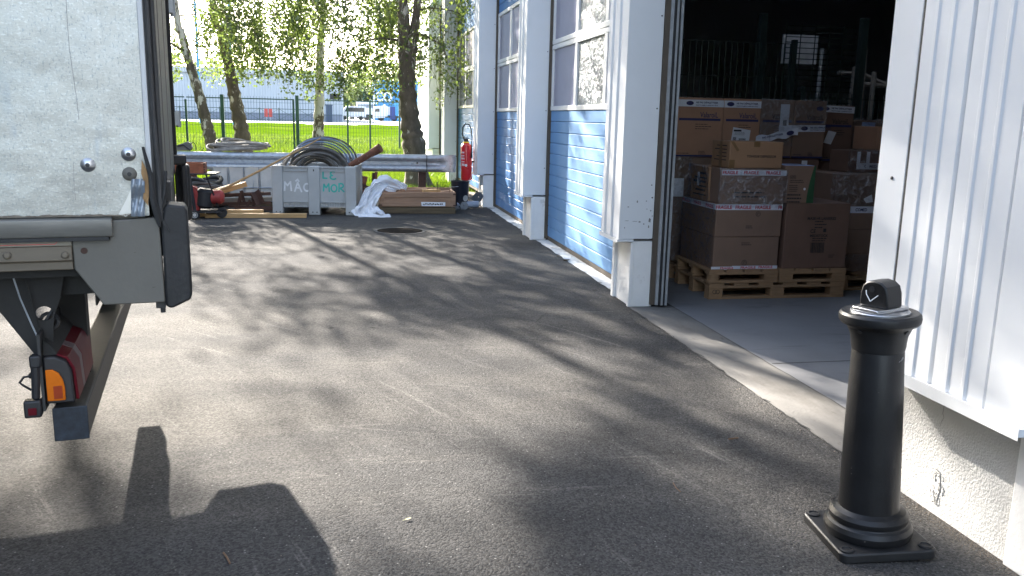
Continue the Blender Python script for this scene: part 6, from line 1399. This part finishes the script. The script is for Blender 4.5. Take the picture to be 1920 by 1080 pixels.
for s_ in (-1, 1):
    obj('panel', MB().box(0.05*s_ if s_ > 0 else -0.42, 0.42 if s_ > 0 else -0.05, -0.03, 0.03, 0.45, 1.35), redflat, o); obj('post', MB().tube([(0.24*s_, 0.05, 0), (0.24*s_, 0.05, 1.3)], 0.03, 6), galv, o)
# blue hall with white letters and the white lorry
bh = thing('blue_hall', 'bright blue clad hall with big white letters behind the forked birch', 'building', (far(703, 228, 150).x, 150, YZ))
Hb = far(703, 150, 150).z-YZ; Lb = 40
m = MB(); P = []; k = 0.0
while k < Lb: P += [(k, 0), (k+0.5, 0), (k+0.58, -0.1), (k+0.92, -0.1)]; k += 1.0
P += [(Lb, 0), (Lb, 30), (0, 30)]
obj('wall', m.prism(P, (0, Hb), 'z'), bluecl, bh, smooth=False)
obj('corner_trim', MB().box(-0.25, 0.0, -0.2, 0.2, 0, Hb), white_v, bh)
lc = far(720, 181, 149.7)-bh.location
obj('wall_lettering', MB().text('CO', (lc.x, -0.16, lc.z), XD, ZD, 1.7, 2.9, 0.04), white_v, bh, smooth=False)
obj('roller_door', MB().box(3.2, 6.5, -0.2, -0.12, 0.0, 3.2), mat('lighter_blue_door', (0.06, 0.32, 0.62), 0.5), bh)
wl = thing('white_lorry', 'white lorry tractor unit parked in front of the blue hall', 'lorry', (far(700, 226, 140).x, 140, YZ))
LW = far(738, 226, 140).x-wl.location.x; LH = far(735, 196, 140).z-YZ
obj('cab', MB().prism([(0.0, 0.45), (0.0, 1.35), (0.25, LH*0.80), (0.75, LH*0.90), (1.6, LH*0.92), (1.9, LH), (2.1, LH*0.92), (2.25, LH*0.9), (2.25, 0.75), (1.85, 0.7), (1.85, 0.5)], (0, 2.4)), white_v, wl, bevel=0.05)
obj('side_window', MB().prism([(0.22, 1.45), (0.36, LH*0.72), (1.0, LH*0.74), (1.0, 1.45)], (-0.02, -0.005)), glassdark, wl)
obj('chassis', MB().box(0.5, LW+0.9, 0.3, 2.1, 0.55, 0.85), darksteel, wl)
obj('sleeper_side', MB().box(2.26, LW-0.2, 0.2, 2.2, 1.0, LH*0.86), white_v, wl)
obj('blue_tank', MB().box(LW-0.55, LW+0.3, 0.0, 0.8, 0.3, 2.3), navy, wl)
for x in (1.25, LW+0.1): w_ = obj('wheel', MB().lathe([(0.2, -0.14), (0.5, -0.12), (0.5, 0.12), (0.2, 0.14)], 20, TR((x, 0.15, 0.5), (PI/2, 0, 0))), rubber, wl); obj('rim', MB().lathe([(0, 0.10), (0.24, 0.12), (0.24, -0.1), (0, -0.1)], 14, TR((x, 0.15, 0.5), (PI/2, 0, 0))), galv, w_)
tl = thing('white_trailer', 'white parked trailer seen through the fence left of the white lorry', 'trailer', (far(668, 214, 160).x, 160, YZ))
TLn = far(694, 214, 160).x-tl.location.x
obj('trailer_body', MB().box(0, TLn+1, 0, 2.4, 1.0, 3.4), white_v, tl, bevel=0.05); obj('window_band', MB().box(0.3, TLn+0.6, -0.03, -0.005, 2.2, 2.8), mat('grey_window_band', (0.20, 0.22, 0.25), 0.3), tl)
obj('undercarriage', MB().box(0.1, TLn+0.9, 0.1, 2.3, 0.25, 0.99), darksteel, tl)
pl_ = thing('parked_van', 'small dark and white van under the trees by the yard', 'van', (far(636, 216, 150).x, 150, YZ))
obj('van_body', MB().prism([(0, 0.5), (0, 1.2), (0.8, 1.9), (1.2, 2.3), (4.4, 2.3), (4.5, 0.5)], (0, 2)), white_v, pl_, bevel=0.08); obj('window', MB().prism([(0.9, 1.4), (1.3, 2.1), (4.2, 2.1), (4.2, 1.4)], (-0.03, -0.005)), glassdark, pl_)
for x in (0.9, 3.6): obj('wheel', MB().lathe([(0.1, -0.1), (0.35, -0.1), (0.35, 0.1), (0.1, 0.1)], 16, TR((x, 0.1, 0.35), (PI/2, 0, 0))), rubber, pl_)
for k, px in enumerate((370, 433)):
    p = far(px, 100, 70); o = thing('blue_mast', ('tall slim blue mast rising behind the leaning birch', 'tall slim blue mast rising behind the rugged dark birch')[k], 'mast', (p.x, 70, lawn_z(p.x, 70)))
    obj('pole', MB().tube([(0, 0, 0), (0, 0, 11)], 0.09, 8), bluecl, o)
oh = thing('added_shade_hall', 'plain grey hall out of view, added to cut sky light on the white wall', 'hall', (-13, -12, 0))  # unseen hall, added to hold down sky light on the white wall
obj('wall', MB().box(-12, 0, -22, 39, 0.004, 12.5), mat('dull_grey_render', (0.20, 0.20, 0.20), 0.9, var=0.1), oh)
obj('roof', MB().box(-12.2, 0.25, -22.2, 39.2, 12.502, 12.8), greyclad, oh)
# far trees on the skyline: a few countable ones and a mass
def far_tree(label, x, y, h, wd, seed, m_=leaf_far, n=420):
    g = np.random.default_rng(seed); t = thing('far_tree', label, 'tree', (x, y, YZ), 0, 'trees beyond the yard')
    obj('trunk', MB().tube([(0, 0, 0), (0.1, 0, h*0.6)], [wd*0.06, wd*0.03], 7), bark_dark, t)
    C = []
    while len(C) < n:
        q = g.uniform(-1, 1, 3)
        if q@q < 1 and (math.sin(q[0]*5+seed)+math.sin(q[2]*6+seed*2)+math.sin(q[1]*5)) > -0.9: C.append((q[0]*wd/2, q[1]*wd/2, h*0.6+q[2]*h*0.42))
    tri_obj('crown', leaves_for(C, 7, (0.35, 0.35, 0.3), 0.42, seed), 4, m_, t)
for k, (px, d, h, wd, lb) in enumerate(((688, 165, 7.0, 8, 'rounded light green tree left of the blue hall'), (660, 190, 8.5, 9, 'darker tree behind the white trailer'), (640, 200, 9.0, 9, 'tree above the dark gate post, far off'))):
    far_tree(lb, far(px, 200, d).x, d, h, wd, 60+k)
g = np.random.default_rng(5); C = []
for i in range(1500):
    x = g.uniform(-160, 60); C.append((x, g.uniform(215, 235), YZ+g.uniform(0, 9+4*math.sin(x*0.11)+2*math.sin(x*0.37)+2.5)))
o = tri_obj('treeline', leaves_for(C, 6, (1.1, 1.0, 0.8), 1.4, 9), 4, leaf_far); tag(o, kind='stuff')
